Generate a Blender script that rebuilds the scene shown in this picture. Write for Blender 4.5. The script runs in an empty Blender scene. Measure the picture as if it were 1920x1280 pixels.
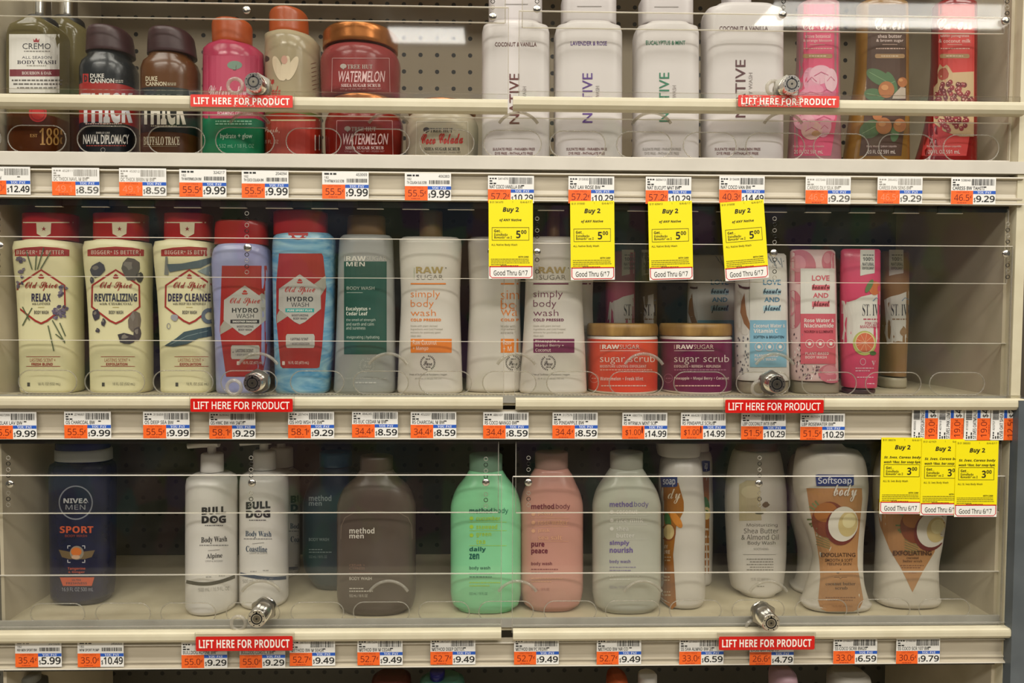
import bpy, bmesh, math, random
import numpy as np
from mathutils import Vector, Matrix
random.seed(7)
SC = bpy.context.scene
COL = SC.collection
# ------------------------------------------------------------------ camera
F = 1387.0                      # focal length in pixels of the 1920x1280 frame
D0 = 0.895                      # metres from the lens to the plane of the shelf edges
YAW, PITCH, ROLL = 1.4, 2.3, 0.25
RM = (Matrix.Rotation(math.radians(-YAW), 3, 'Z') @ Matrix.Rotation(math.radians(90 - PITCH), 3, 'X')
      @ Matrix.Rotation(math.radians(ROLL), 3, 'Z'))
RN = np.array(RM)
cd = bpy.data.cameras.new('camera'); cam = bpy.data.objects.new('camera', cd)
cd.sensor_width = 36; cd.lens = F / 1920 * 36; cd.clip_start = 0.01
cam.matrix_world = Matrix.Translation((0, -D0, 0)) @ RM.to_4x4()
COL.objects.link(cam); SC.camera = cam
# ------------------------------------------------------------------ light and exposure
W = bpy.data.worlds.new('world'); SC.world = W; W.use_nodes = True
bg = W.node_tree.nodes['Background']; bg.inputs[0].default_value = (1, .93, .82, 1); bg.inputs[1].default_value = 0.12
def area(name, loc, sx, sy, power, rot=(0, 0, 0), col=(1, .955, .87)):
    l = bpy.data.lights.new(name, 'AREA'); l.shape = 'RECTANGLE'; l.size = sx; l.size_y = sy; l.energy = power; l.color = col
    o = bpy.data.objects.new(name, l); o.location = loc; o.rotation_euler = rot; COL.objects.link(o)
for x in (-1.35, 0.15, 1.65):
    area('ceiling_troffer', (x, -.95, 1.72), 1.2, .6, 26)
for x in (-1.5, .3, 2.1):
    area('aisle_fill', (x, -2.3, 1.72), 1.2, .5, 42)  # added fill lamps, out of view, brightening the bottle fronts
area('far_troffer', (-.42, -3.81, 1.72), .46, .26, 5)
area('far_troffer', (2.3, -3.4, 1.72), 1.5, .35, 14)
SC.view_settings.view_transform = 'Standard'; SC.view_settings.look = 'None'
SC.view_settings.gamma = 1; SC.view_settings.exposure = -0.12; SC.view_settings.use_curve_mapping = False
SC.cycles.transparent_max_bounces = 24
# ------------------------------------------------------------------ projection helpers (pixels of the photograph -> points in the place)
def PP(px, py, Y):
    px = np.asarray(px, float); py = np.asarray(py, float)
    d = np.stack([(px - 960) / F, (640 - py) / F, -np.ones_like(px)], -1) @ RN.T
    t = (np.asarray(Y, float) + D0) / d[..., 1]
    p = d * t[..., None]; p[..., 1] -= D0
    return p
def P(px, py, Y): return Vector(PP(px, py, Y))
def X(px, py, Y=0.): return float(PP(px, py, Y)[0])
def Z(py, Y=0., px=960): return float(PP(px, py, Y)[2])
# ------------------------------------------------------------------ materials
def lin(h):
    h = h.lstrip('#'); r = []
    for k in (0, 2, 4):
        c = int(h[k:k + 2], 16) / 255; r.append(c / 12.92 if c <= .04045 else ((c + .055) / 1.055) ** 2.4)
    return (*r, 1)
MATS = {}
def nmat(name):
    m = bpy.data.materials.new(name); m.use_nodes = True
    return m, m.node_tree, m.node_tree.nodes['Principled BSDF']
def M(h, rough=.42, metal=0., kind='paint'):
    k = (h, rough, metal)
    if k not in MATS:
        m, nt, b = nmat('%s_%s' % (kind, h.lstrip('#')))
        b.inputs['Base Color'].default_value = lin(h); b.inputs['Roughness'].default_value = rough; b.inputs['Metallic'].default_value = metal
        MATS[k] = m
    return MATS[k]
def I(h): return M(h, .5)
def mixmat(name, h1, h2, scale=8., dist=0., rough=.4, stretch=(1, 1, 1), lo=.35, hi=.65, tex='NOISE', metal=0., bump=0.):
    m, nt, b = nmat(name); N = nt.nodes; L = nt.links
    tc = N.new('ShaderNodeTexCoord'); mp = N.new('ShaderNodeMapping'); mp.inputs['Scale'].default_value = stretch
    L.new(tc.outputs['Object'], mp.inputs[0])
    if tex == 'WAVE':
        t = N.new('ShaderNodeTexWave'); t.bands_direction = 'Z'; t.inputs['Distortion'].default_value = dist
    else:
        t = N.new('ShaderNodeTexNoise'); t.inputs['Distortion'].default_value = dist; t.inputs['Detail'].default_value = 4
    t.inputs['Scale'].default_value = scale; L.new(mp.outputs[0], t.inputs['Vector'])
    r = N.new('ShaderNodeValToRGB'); e = r.color_ramp.elements; e[0].position = lo; e[1].position = hi; e[0].color = lin(h1); e[1].color = lin(h2)
    L.new(t.outputs[1 if tex == 'WAVE' else 0], r.inputs[0]); L.new(r.outputs[0], b.inputs['Base Color'])
    b.inputs['Roughness'].default_value = rough; b.inputs['Metallic'].default_value = metal
    if bump:
        bp = N.new('ShaderNodeBump'); bp.inputs['Strength'].default_value = bump; bp.inputs['Distance'].default_value = .001
        L.new(t.outputs[0], bp.inputs['Height']); L.new(bp.outputs[0], b.inputs['Normal'])
    return m
def clear(name, tint='ffffff', rough=.03, haze=0.0, hazecol='d8d4c8', scuff=0.):
    m = bpy.data.materials.new(name); m.use_nodes = True; nt = m.node_tree; N = nt.nodes; L = nt.links; N.clear()
    out = N.new('ShaderNodeOutputMaterial'); tr = N.new('ShaderNodeBsdfTransparent'); tr.inputs[0].default_value = lin(tint)
    gl = N.new('ShaderNodeBsdfGlossy'); gl.inputs['Roughness'].default_value = rough
    fr = N.new('ShaderNodeFresnel'); ge = N.new('ShaderNodeNewGeometry'); ma = N.new('ShaderNodeMath'); ma.operation = 'MULTIPLY_ADD'
    ma.inputs[1].default_value = 1 / 1.49 - 1.49; ma.inputs[2].default_value = 1.49; L.new(ge.outputs['Backfacing'], ma.inputs[0]); L.new(ma.outputs[0], fr.inputs[0])
    mx = N.new('ShaderNodeMixShader'); L.new(fr.outputs[0], mx.inputs[0]); L.new(tr.outputs[0], mx.inputs[1]); L.new(gl.outputs[0], mx.inputs[2])
    last = mx
    if haze:
        df = N.new('ShaderNodeBsdfDiffuse'); df.inputs[0].default_value = lin(hazecol)
        m2 = N.new('ShaderNodeMixShader'); m2.inputs[0].default_value = haze
        if scuff:
            tc = N.new('ShaderNodeTexCoord'); nz = N.new('ShaderNodeTexNoise'); nz.inputs['Scale'].default_value = 9; nz.inputs['Detail'].default_value = 6; nz.inputs['Distortion'].default_value = 1.5
            mr = N.new('ShaderNodeMapRange'); mr.inputs[1].default_value = .45; mr.inputs[2].default_value = .75; mr.inputs[3].default_value = haze * .5; mr.inputs[4].default_value = haze + scuff
            L.new(tc.outputs['Object'], nz.inputs[0]); L.new(nz.outputs[0], mr.inputs[0]); L.new(mr.outputs[0], m2.inputs[0])
        L.new(mx.outputs[0], m2.inputs[1]); L.new(df.outputs[0], m2.inputs[2]); last = m2
    L.new(last.outputs[0], out.inputs[0])
    return m
ACR = clear('clear_acrylic', 'fdfdfc', .03, .0025, 'e6e0d4', .006)
EDGE = clear('acrylic_cut_edge', 'f4f2ea', .1, .5, 'fffaf0')
RINGM = clear('acrylic_rim', 'dedbd2', .08, .16, 'fffaf0')
SHADE = clear('acrylic_groove', '8a8578', .2, .15, '3a372f')
def soft(name, h, trans=.35, rough=.25):
    m, nt, b = nmat(name); b.inputs['Base Color'].default_value = lin(h); b.inputs['Roughness'].default_value = rough
    b.inputs['Transmission Weight'].default_value = trans; b.inputs['IOR'].default_value = 1.4
    return m
CHROME = M('d8d4cc', .18, 1., 'chrome'); STEEL = M('b9b4a8', .3, 1., 'steel'); BLACK = M('0a0a0a', .4)
BEIGE = mixmat('beige_powder_coat', 'c6bda2', 'cec6ac', 30, rough=.45)
RAILM = mixmat('price_channel_plastic', 'b3a995', 'bdb39f', 14, rough=.35, stretch=(1, 1, 12))
RAILL = M('dcd6c8', .3); NOSE = mixmat('shelf_nose_paint', 'c4beb2', 'ccc6ba', 20, rough=.4)
DECK = mixmat('shelf_deck_paint', 'b9ae92', 'c6bca0', 25, rough=.5)
GREY = mixmat('grey_strip', '96938a', 'a4a198', 25, rough=.4)
SIDE = mixmat('side_panel_film', 'bdb29b', 'cbc0a9', 6, 1.2, rough=.35)
# ------------------------------------------------------------------ mesh helpers
def link(name, me, parent=None, loc=None):
    o = bpy.data.objects.new(name, me); COL.objects.link(o)
    if parent is not None: o.parent = parent
    if loc is not None: o.location = loc
    return o
def tag(o, label=None, cat=None, group=None, kind=None):
    if label: o['label'] = label
    if cat: o['category'] = cat
    if group: o['group'] = group
    if kind: o['kind'] = kind
    return o
def empty(name, loc, label=None, cat=None, group=None):
    o = bpy.data.objects.new(name, None); o.empty_display_size = .01; o.location = loc; COL.objects.link(o)
    return tag(o, label, cat, group)
class MB:
    def __init__(s): s.v = []; s.f = []; s.m = []; s.sm = []; s.mats = []
    def mi(s, m):
        if m not in s.mats: s.mats.append(m)
        return s.mats.index(m)
    def add(s, vs, fs, m, smooth=False):
        b = len(s.v); s.v += [tuple(v) for v in vs]; k = s.mi(m)
        for f in fs: s.f.append([b + i for i in f]); s.m.append(k); s.sm.append(smooth)
        return s
    def box(s, x0, x1, y0, y1, z0, z1, m, edge=None):
        vs = [(x, y, z) for x in (x0, x1) for y in (y0, y1) for z in (z0, z1)]
        s.add(vs, [(0, 1, 5, 4), (2, 6, 7, 3)], m)
        s.add(vs, [(0, 2, 3, 1), (4, 5, 7, 6), (0, 4, 6, 2), (1, 3, 7, 5)], edge or m); return s
    def prism(s, pts, x0, x1, m):                 # (y,z) outline swept along x
        n = len(pts); vs = [(x0, y, z) for y, z in pts] + [(x1, y, z) for y, z in pts]
        s.add(vs, [(i, (i + 1) % n, n + (i + 1) % n, n + i) for i in range(n)] + [tuple(range(n))[::-1], tuple(range(n, 2 * n))], m); return s
    def tube(s, pts, r, m, n=10, closed=False, cap=True):
        pts = [Vector(p) for p in pts]; k = len(pts); vs = []
        rs = r if isinstance(r, (list, tuple)) else [r] * k
        for i, p in enumerate(pts):
            a = pts[(i - 1) % k] if closed or i else p; b = pts[(i + 1) % k] if closed or i < k - 1 else p
            t = (b - a).normalized(); u = t.cross(Vector((0, 1, 0)) if abs(t.y) < .9 else Vector((1, 0, 0))).normalized(); w = t.cross(u)
            vs += [p + rs[i] * (math.cos(j * 2 * math.pi / n) * u + math.sin(j * 2 * math.pi / n) * w) for j in range(n)]
        fs = [(i * n + j, i * n + (j + 1) % n, ((i + 1) % k) * n + (j + 1) % n, ((i + 1) % k) * n + j) for i in range(k if closed else k - 1) for j in range(n)]
        s.add(vs, fs, m, True)
        if cap and not closed: s.add(vs[:n], [tuple(range(n))[::-1]], m); s.add(vs[-n:], [tuple(range(n))], m)
        return s
    def build(s, name, parent=None, off=(0, 0, 0)):
        me = bpy.data.meshes.new(name); o = Vector(off)
        me.from_pydata([Vector(v) - o for v in s.v], [], s.f)
        for m in s.mats: me.materials.append(m)
        me.polygons.foreach_set('material_index', s.m); me.polygons.foreach_set('use_smooth', s.sm); me.update()
        return link(name, me, parent)
# ------------------------------------------------------------------ printed graphics
ST = {'n': (0x1D5A0, 0x1D5BA, 0x1D7E2), 'b': (0x1D5D4, 0x1D5EE, 0x1D7EC), 'i': (0x1D63C, 0x1D656, 0x1D7EC), 's': (0x1D4D0, 0x1D4EA, None),
      'f': (0x1D400, 0x1D41A, 0x1D7CE), 'z': (0x1D49C, 0x1D4B6, None), 'g': None, 'h': None, 'l': None}
ZX = dict(zip('BEFHILMRego', 'ℬℰℱℋℐℒℳℛℯℊℴ'))
def conv(t, st):
    k = ST[st]
    if not k: return t
    if st == 'z': t = ''.join(ZX.get(c, c) for c in t)
    return ''.join(chr(k[0] + ord(c) - 65) if 'A' <= c <= 'Z' else chr(k[1] + ord(c) - 97) if 'a' <= c <= 'z' else
                   chr(k[2] + ord(c) - 48) if k[2] and '0' <= c <= '9' else c for c in t)
TC = {}
def glyphs(t, st, off):
    k = (t, st, off)
    if k not in TC:
        c = bpy.data.curves.new('text', 'FONT'); c.body = conv(t, st); c.size = 1; c.resolution_u = 2
        c.offset = off + (.022 if st == 'h' else -.008 if st == 'l' else 0)
        o = bpy.data.objects.new('text', c); COL.objects.link(o)
        me = bpy.data.meshes.new_from_object(o)
        v = np.zeros(len(me.vertices) * 3); me.vertices.foreach_get('co', v); v = v.reshape(-1, 3)[:, :2]
        f = [tuple(p.vertices) for p in me.polygons]
        lo, hi = v.min(0), v.max(0); v = (v - lo) / np.maximum(hi - lo, 1e-6)
        bpy.data.objects.remove(o); bpy.data.curves.remove(c); bpy.data.meshes.remove(me)
        TC[k] = (v, f)
    return TC[k]
class G:
    """flat artwork in picture units, later laid onto a surface"""
    def __init__(s): s.v = []; s.f = []; s.m = []; s.mats = []; s.lay = 0; s.A = None
    def put(s, vs, fs, m, lay=None):
        lay = s.lay if lay is None else lay
        if isinstance(m, str): m = I(m)
        if m not in s.mats: s.mats.append(m)
        b = len(s.v); k = s.mats.index(m)
        for x, y in vs:
            if s.A: x, y = s.A(x, y)
            s.v.append((x, -y, lay * .01))
        for f in fs: s.f.append([b + i for i in f]); s.m.append(k)
    def poly(s, pts, m, lay=None): s.put(pts, [tuple(range(len(pts)))], m, lay)
    def rect(s, x0, y0, x1, y1, m, lay=None, r=0):
        if r: s.poly([(cx + r * math.cos(a), cy + r * math.sin(a)) for cx, cy, q in ((x1 - r, y1 - r, 0), (x0 + r, y1 - r, 1), (x0 + r, y0 + r, 2), (x1 - r, y0 + r, 3))
                      for a in [(q + k / 4) * math.pi / 2 for k in range(5)]], m, lay)
        else: s.poly([(x0, y0), (x1, y0), (x1, y1), (x0, y1)], m, lay)
    def ell(s, cx, cy, rx, ry, m, lay=None, rot=0, n=28):
        c, q = math.cos(rot), math.sin(rot)
        s.poly([(cx + rx * math.cos(a) * c - ry * math.sin(a) * q, cy + rx * math.cos(a) * q + ry * math.sin(a) * c) for a in [k * 2 * math.pi / n for k in range(n)]], m, lay)
    def blob(s, cx, cy, rx, ry, m, lay=None, n=11, j=.28, seed=1):
        r = random.Random(seed); s.poly([(cx + rx * q * math.cos(k * 2 * math.pi / n), cy + ry * q * math.sin(k * 2 * math.pi / n)) for k in range(n) for q in [1 - j * r.random()]], m, lay)
    def line(s, pts, w, m, lay=None, closed=False):
        k = len(pts); L = []; Rr = []
        for i in range(k):
            a = pts[i - 1] if (closed or i) else pts[i]; b = pts[(i + 1) % k] if (closed or i < k - 1) else pts[i]
            dx, dy = b[0] - a[0], b[1] - a[1]; d = math.hypot(dx, dy) or 1; nx, ny = -dy / d * w / 2, dx / d * w / 2
            L.append((pts[i][0] + nx, pts[i][1] + ny)); Rr.append((pts[i][0] - nx, pts[i][1] - ny))
        s.put(L + Rr, [(i, (i + 1) % k, k + (i + 1) % k, k + i) for i in range(k if closed else k - 1)], m, lay)
    def ring(s, cx, cy, rx, ry, w, m, lay=None, n=32):
        s.line([(cx + rx * math.cos(k * 2 * math.pi / n), cy + ry * math.sin(k * 2 * math.pi / n)) for k in range(n)], w, m, lay, True)
    def frame(s, x0, y0, x1, y1, w, m, lay=None):
        s.rect(x0, y0, x1, y0 + w, m, lay); s.rect(x0, y1 - w, x1, y1, m, lay); s.rect(x0, y0 + w, x0 + w, y1 - w, m, lay); s.rect(x1 - w, y0 + w, x1, y1 - w, m, lay)
    def text(s, t, x0, y0, x1, y1, m, st='n', off=0., up=False, lay=None, slant=0., tilt=0.):
        v, f = glyphs(t, st, off); lay = (s.lay + 1) if lay is None else lay
        if up: q = [(x0 + (1 - b) * (x1 - x0), y1 - a * (y1 - y0)) for a, b in v]
        else: q = [(x0 + a * (x1 - x0) + b * slant, y1 - b * (y1 - y0) + a * tilt) for a, b in v]
        s.put(q, f, m, lay)
    def words(s, x0, y, x1, h, m, seed=0, lay=None):     # a line of print too small to read: word-shaped dashes
        r = random.Random(seed * 31 + int(x0 * 7 + y)); x = x0
        while x < x1 - 1.5:
            w = min(r.uniform(3, 9) * max(h, 2) / 3, x1 - x); s.rect(x, y, x + w, y + h, m, (s.lay + 1) if lay is None else lay); x += w + h * .6
    def bars(s, x0, y0, x1, y1, m, seed=0, n=22, lay=None):
        r = random.Random(seed); w = (x1 - x0) / (n * 2); x = x0
        while x < x1:
            b = w * r.choice((.7, 1, 1.8)); s.rect(x, y0, min(x + b, x1), y1, m, (s.lay + 1) if lay is None else lay); x += b + w * r.choice((.8, 1, 1.6))
    def build(s, name, mapper, parent, off=(0, 0, 0), cx=9., cy=24.):
        bm = bmesh.new(); vs = [bm.verts.new(v) for v in s.v]
        for f, k in zip(s.f, s.m):
            try: fc = bm.faces.new([vs[i] for i in f]); fc.material_index = k
            except ValueError: pass
        bmesh.ops.triangulate(bm, faces=[f for f in bm.faces if len(f.verts) > 4])
        if cx and s.v:
            a = np.array(s.v)
            for ax, st in ((0, cx), (1, cy)):
                p = a[:, ax].min() + st * .5
                while st and p < a[:, ax].max():
                    co = (p, 0, 0) if ax == 0 else (0, p, 0); no = (1, 0, 0) if ax == 0 else (0, 1, 0)
                    bmesh.ops.bisect_plane(bm, geom=bm.verts[:] + bm.edges[:] + bm.faces[:], dist=1e-5, plane_co=co, plane_no=no); p += st
        a = np.array([v.co[:] for v in bm.verts])
        q = mapper(a[:, 0], -a[:, 1], a[:, 2] * 100) - np.array(off)
        bad = [v for v, c in zip(bm.verts, q) if c[0] != c[0]]
        for v, c in zip(bm.verts, q):
            if c[0] == c[0]: v.co = c
        if bad: bmesh.ops.delete(bm, geom=bad, context='VERTS')
        me = bpy.data.meshes.new(name); bm.to_mesh(me); bm.free()
        for f in me.polygons: f.use_smooth = False
        # every printed face looks out of the surface, towards -y
        for m in s.mats: me.materials.append(m)
        return link(name, me, parent)
# ------------------------------------------------------------------ bottles
def pchip(x, y, q):
    x = np.asarray(x, float); y = np.asarray(y, float); h = np.diff(x); d = np.diff(y) / h; m = np.zeros_like(y)
    for i in range(1, len(y) - 1):
        if d[i - 1] * d[i] > 0:
            a, b = 2 * h[i] + h[i - 1], h[i] + 2 * h[i - 1]; m[i] = (a + b) / (a / d[i - 1] + b / d[i])
    m[0], m[-1] = d[0], d[-1]
    k = np.clip(np.searchsorted(x, q) - 1, 0, len(h) - 1); t = (q - x[k]) / h[k]
    return (2 * t**3 - 3 * t**2 + 1) * y[k] + (t**3 - 2 * t**2 + t) * h[k] * m[k] + (-2 * t**3 + 3 * t**2) * y[k + 1] + (t**3 - t**2) * h[k] * m[k + 1]
class Shell:
    """closed lofted solid whose outline, seen from the front, follows rows of (py, xl, xr, depth factor)"""
    def __init__(s, prof, yc, hd, n, base=None, rb=.003, rt=.0015):
        pr = [tuple(r) + (1.,) * (4 - len(r)) for r in prof]
        py = np.array([r[0] for r in pr], float)
        l = PP([r[1] for r in pr], py, yc); r_ = PP([r[2] for r in pr], py, yc)
        z = (l[:, 2] + r_[:, 2]) / 2; cx = (l[:, 0] + r_[:, 0]) / 2; hw = (r_[:, 0] - l[:, 0]) / 2; df = np.array([r[3] for r in pr], float)
        ph = np.arctan(cx / (D0 + yc)); m = n / (n - 1); wa = hw * np.cos(ph)      # seen aslant, depth widens the outline: take it off the width
        hw = np.maximum(wa**m - np.abs(hd * df * np.sin(ph))**m, (wa * .75)**m)**(1 / m) / np.cos(ph)
        if base is not None: z[-1] = base
        zz = -z; q = [zz[0]]
        for a, b in zip(zz[:-1], zz[1:]):
            k = max(1, min(10, int((b - a) / .004))); q += list(a + (b - a) * (np.arange(k) + 1) / k)
        q = np.array(q)
        s.z = -q; s.cx = pchip(zz, cx, q); s.hw = pchip(zz, hw, q); s.df = pchip(zz, df, q)
        s.yc, s.hd, s.n, s.rb, s.rt = yc, hd, n, rb, rt
    def surf(s, x, z):
        zi = s.z[::-1]; cx = np.interp(z, zi, s.cx[::-1]); hw = np.interp(z, zi, s.hw[::-1]); df = np.interp(z, zi, s.df[::-1])
        t = np.clip(np.abs(x - cx) / hw, 0, .995)
        return s.yc - s.hd * df * (1 - t**s.n)**(1 / s.n)
    def inside(s, p):
        zi = s.z[::-1]
        return np.abs(p[:, 0] - np.interp(p[:, 2], zi, s.cx[::-1])) < .996 * np.interp(p[:, 2], zi, s.hw[::-1])
    def mapper(s, px, py, lay):
        y0 = np.full(len(px), s.yc - s.hd - .0005); hit = np.zeros(len(px), bool); lo = y0.copy(); hi = y0.copy()
        for y in np.linspace(s.yc - s.hd, s.yc - .01 * s.hd, 40):
            p = PP(px, py, y0 * 0 + y); f = (y >= s.surf(p[:, 0], p[:, 2]) - 1e-9) & s.inside(p)
            new = f & ~hit; hi[new] = y; hit |= f; lo[~hit] = y
        for _ in range(12):
            m = (lo + hi) / 2; p = PP(px, py, m); f = (m >= s.surf(p[:, 0], p[:, 2])) & s.inside(p); hi = np.where(f, m, hi); lo = np.where(f, lo, m)
        p = PP(px, py, hi - .00028 - .00013 * lay); p[~hit] = np.nan; return p
    def build(s, name, mat, parent, off, bands=(), N=56):
        z, cx, hw, df = list(s.z), list(s.cx), list(s.hw), list(s.df)
        rt, rb = s.rt, s.rb
        rows = [(z[0], cx[0], hw[0] - rt, s.hd * df[0] - rt)] + [(z[0] - rt, cx[0], hw[0], s.hd * df[0])]
        rows += [(a, b, c, s.hd * d) for a, b, c, d in zip(z, cx, hw, df) if z[0] - rt > a > z[-1] + rb]
        rows += [(z[-1] + rb, cx[-1], hw[-1], s.hd * df[-1]), (z[-1] + rb * .3, cx[-1], hw[-1] - rb * .3, s.hd * df[-1] - rb * .3), (z[-1], cx[-1], hw[-1] - rb, s.hd * df[-1] - rb)]
        bz = []
        for py, m in bands:
            b = float(PP(960, py, s.yc - s.hd)[2]) - 0.0 ; bz.append((b, m))
        for b, m in bz:
            if rows[-1][0] < b < rows[0][0]:
                rows.append((b, np.interp(b, s.z[::-1], s.cx[::-1]), np.interp(b, s.z[::-1], s.hw[::-1]), s.hd * np.interp(b, s.z[::-1], s.df[::-1])))
        rows.sort(key=lambda r: -r[0])
        mb = MB(); vs = []
        e = 2 / s.n
        for zz, c, w, d in rows:
            for j in range(N):
                a = j * 2 * math.pi / N; ca, sa = math.cos(a), math.sin(a)
                vs.append((c + w * math.copysign(abs(ca)**e, ca), s.yc + d * math.copysign(abs(sa)**e, sa), zz))
        for i in range(len(rows) - 1):
            m = mat; zc = (rows[i][0] + rows[i + 1][0]) / 2
            for b, bm_ in bz:
                if zc < b: m = bm_
            k = mb.mi(m)
            for j in range(N):
                mb.f.append([i * N + (j + 1) % N, i * N + j, (i + 1) * N + j, (i + 1) * N + (j + 1) % N]); mb.m.append(k); mb.sm.append(True)
        L = (len(rows) - 1) * N
        mb.f.append(list(range(N))); mb.m.append(mb.mi(mat)); mb.sm.append(False)
        mb.f.append([L + j for j in range(N)][::-1]); mb.m.append(mb.m[-2]); mb.sm.append(False)
        mb.v = vs
        return mb.build(name, parent, off)
DECKZ = {}
def bottle(name, label, cat, row, yf, hd, n, prof, mat, parts=(), art=None, bands=(), group=None, rb=.004, rt=.002, base=None, cx=9., cy=24., lname='label_lettering'):
    """parts: (name, profile, material, half depth, n [, y shift]) sit on the same axis; art(g) prints the label"""
    zb = DECKZ[row] if base is None else base
    yc = yf + hd; sh = Shell(prof, yc, hd, n, zb, rb, rt)
    root = empty(name, (float(sh.cx[-1]), yc, zb), label, cat, group); off = root.location
    sh.build('body', mat, root, off, bands)
    for p in parts:
        ps = Shell(p[1], yc + (p[5] if len(p) > 5 else 0), p[3], p[4], None, .0008, p[6] if len(p) > 6 else .0015)
        o = ps.build(p[0], p[2], root, off)
        if len(p) > 7:
            g = G(); p[7](g); g.build(p[0] + '_lettering', ps.mapper, o, off)
    if art:
        g = G(); art(g); g.build(lname, sh.mapper, root, off, cx, cy)
    root['_'] = 0; del root['_']
    return root
# ------------------------------------------------------------------ the fixture
DECKZ.update({1: Z(301, .0), 2: Z(741, .012), 3: Z(1161, .012)}); DECKZ[4] = DECKZ[3] - .285
XL, XR = X(4, 1000, .01), X(1888, 720, .0)
def holes_mat(h):
    m, nt, b = nmat('pegboard_with_holes'); N = nt.nodes; L = nt.links
    tc = N.new('ShaderNodeTexCoord'); mu = N.new('ShaderNodeVectorMath'); mu.operation = 'SCALE'; mu.inputs[3].default_value = 1 / .0254
    fr = N.new('ShaderNodeVectorMath'); fr.operation = 'FRACTION'; sb = N.new('ShaderNodeVectorMath'); sb.operation = 'SUBTRACT'; sb.inputs[1].default_value = (.5, 0, .5)
    ml = N.new('ShaderNodeVectorMath'); ml.operation = 'MULTIPLY'; ml.inputs[1].default_value = (1, 0, 1); ln = N.new('ShaderNodeVectorMath'); ln.operation = 'LENGTH'
    lt = N.new('ShaderNodeMath'); lt.operation = 'LESS_THAN'; lt.inputs[1].default_value = .13
    mx = N.new('ShaderNodeMix'); mx.data_type = 'RGBA'; mx.inputs[6].default_value = lin(h); mx.inputs[7].default_value = lin('1c1a17')
    L.new(tc.outputs['Object'], mu.inputs[0]); L.new(mu.outputs[0], fr.inputs[0]); L.new(fr.outputs[0], sb.inputs[0]); L.new(sb.outputs[0], ml.inputs[0])
    L.new(ml.outputs[0], ln.inputs[0]); L.new(ln.outputs['Value'], lt.inputs[0]); L.new(lt.outputs[0], mx.inputs[0]); L.new(mx.outputs[2], b.inputs['Base Color'])
    b.inputs['Roughness'].default_value = .5
    return m
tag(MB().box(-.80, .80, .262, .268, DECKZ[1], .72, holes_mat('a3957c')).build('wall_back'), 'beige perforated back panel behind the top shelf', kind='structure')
tag(MB().box(-.80, .80, .262, .268, -.95, DECKZ[1], holes_mat('4e4b42')).build('wall_back_lower'), 'perforated back panel behind the lower shelves, shade painted into its dark colour', kind='structure')  # same pegboard, its darker colour stands in for shade between the shelves
tag(MB().box(XL - .004, XL, .012, .262, -.95, .56, SIDE).build('wall_left'), 'beige divider panel closing the shelves beside the first bottles', kind='structure')
tag(MB().box(XR, XR + .004, .012, .262, -.95, .56, SIDE).build('wall_right'), 'beige divider panel closing the shelves at the upright', kind='structure')
tag(MB().box(XR + .004, X(1912, 700, .0), -.002, .30, -.95, .60, BEIGE).build('trim_1'), 'beige steel upright at the end of the shelves', kind='structure')
tag(MB().box(X(1903, 1000, -.016), X(1903, 1000, -.016) + .09, -.016, -.0025, -.95, -.105, mixmat('blue_grey_post', '50565a', '5c6266', 20)).build('trim_2'), 'blue grey post of the next fixture', kind='structure')
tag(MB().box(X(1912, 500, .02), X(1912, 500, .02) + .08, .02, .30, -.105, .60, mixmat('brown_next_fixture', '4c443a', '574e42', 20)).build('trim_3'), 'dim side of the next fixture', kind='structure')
# the aisle behind the lens: what the clear doors and bottles mirror
def aisle_mat():
    m, nt, b = nmat('opposite_shelves'); N = nt.nodes; L = nt.links
    tc = N.new('ShaderNodeTexCoord'); mp = N.new('ShaderNodeMapping'); mp.inputs['Scale'].default_value = (9, 1, 5); v = N.new('ShaderNodeTexVoronoi'); v.inputs['Scale'].default_value = 1
    hs = N.new('ShaderNodeHueSaturation'); hs.inputs['Saturation'].default_value = .75; hs.inputs['Value'].default_value = .15
    L.new(tc.outputs['Object'], mp.inputs[0]); L.new(mp.outputs[0], v.inputs[0]); L.new(v.outputs['Color'], hs.inputs['Color']); L.new(hs.outputs[0], b.inputs['Base Color'])
    return m
tag(MB().box(-4, 4, -2.75, -2.7, -1.25, 1.05, aisle_mat()).build('wall_opposite'), 'stocked shelves across the aisle', kind='structure')
tag(MB().box(-4, 4, -5, .4, -1.27, -1.25, mixmat('vinyl_floor', 'a39a88', 'b0a793', 3)).build('floor'), 'pale vinyl aisle floor', kind='structure')
tag(MB().box(-4, 4, -5, .8, 1.76, 1.8, mixmat('ceiling_tile', 'd8d3c8', 'e0dbd0', 5)).build('ceiling'), 'white tiled store ceiling', kind='structure')
RAILS = {1: (306, 380, 324, 381), 2: (770, 824), 3: (1203, 1250)}
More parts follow.
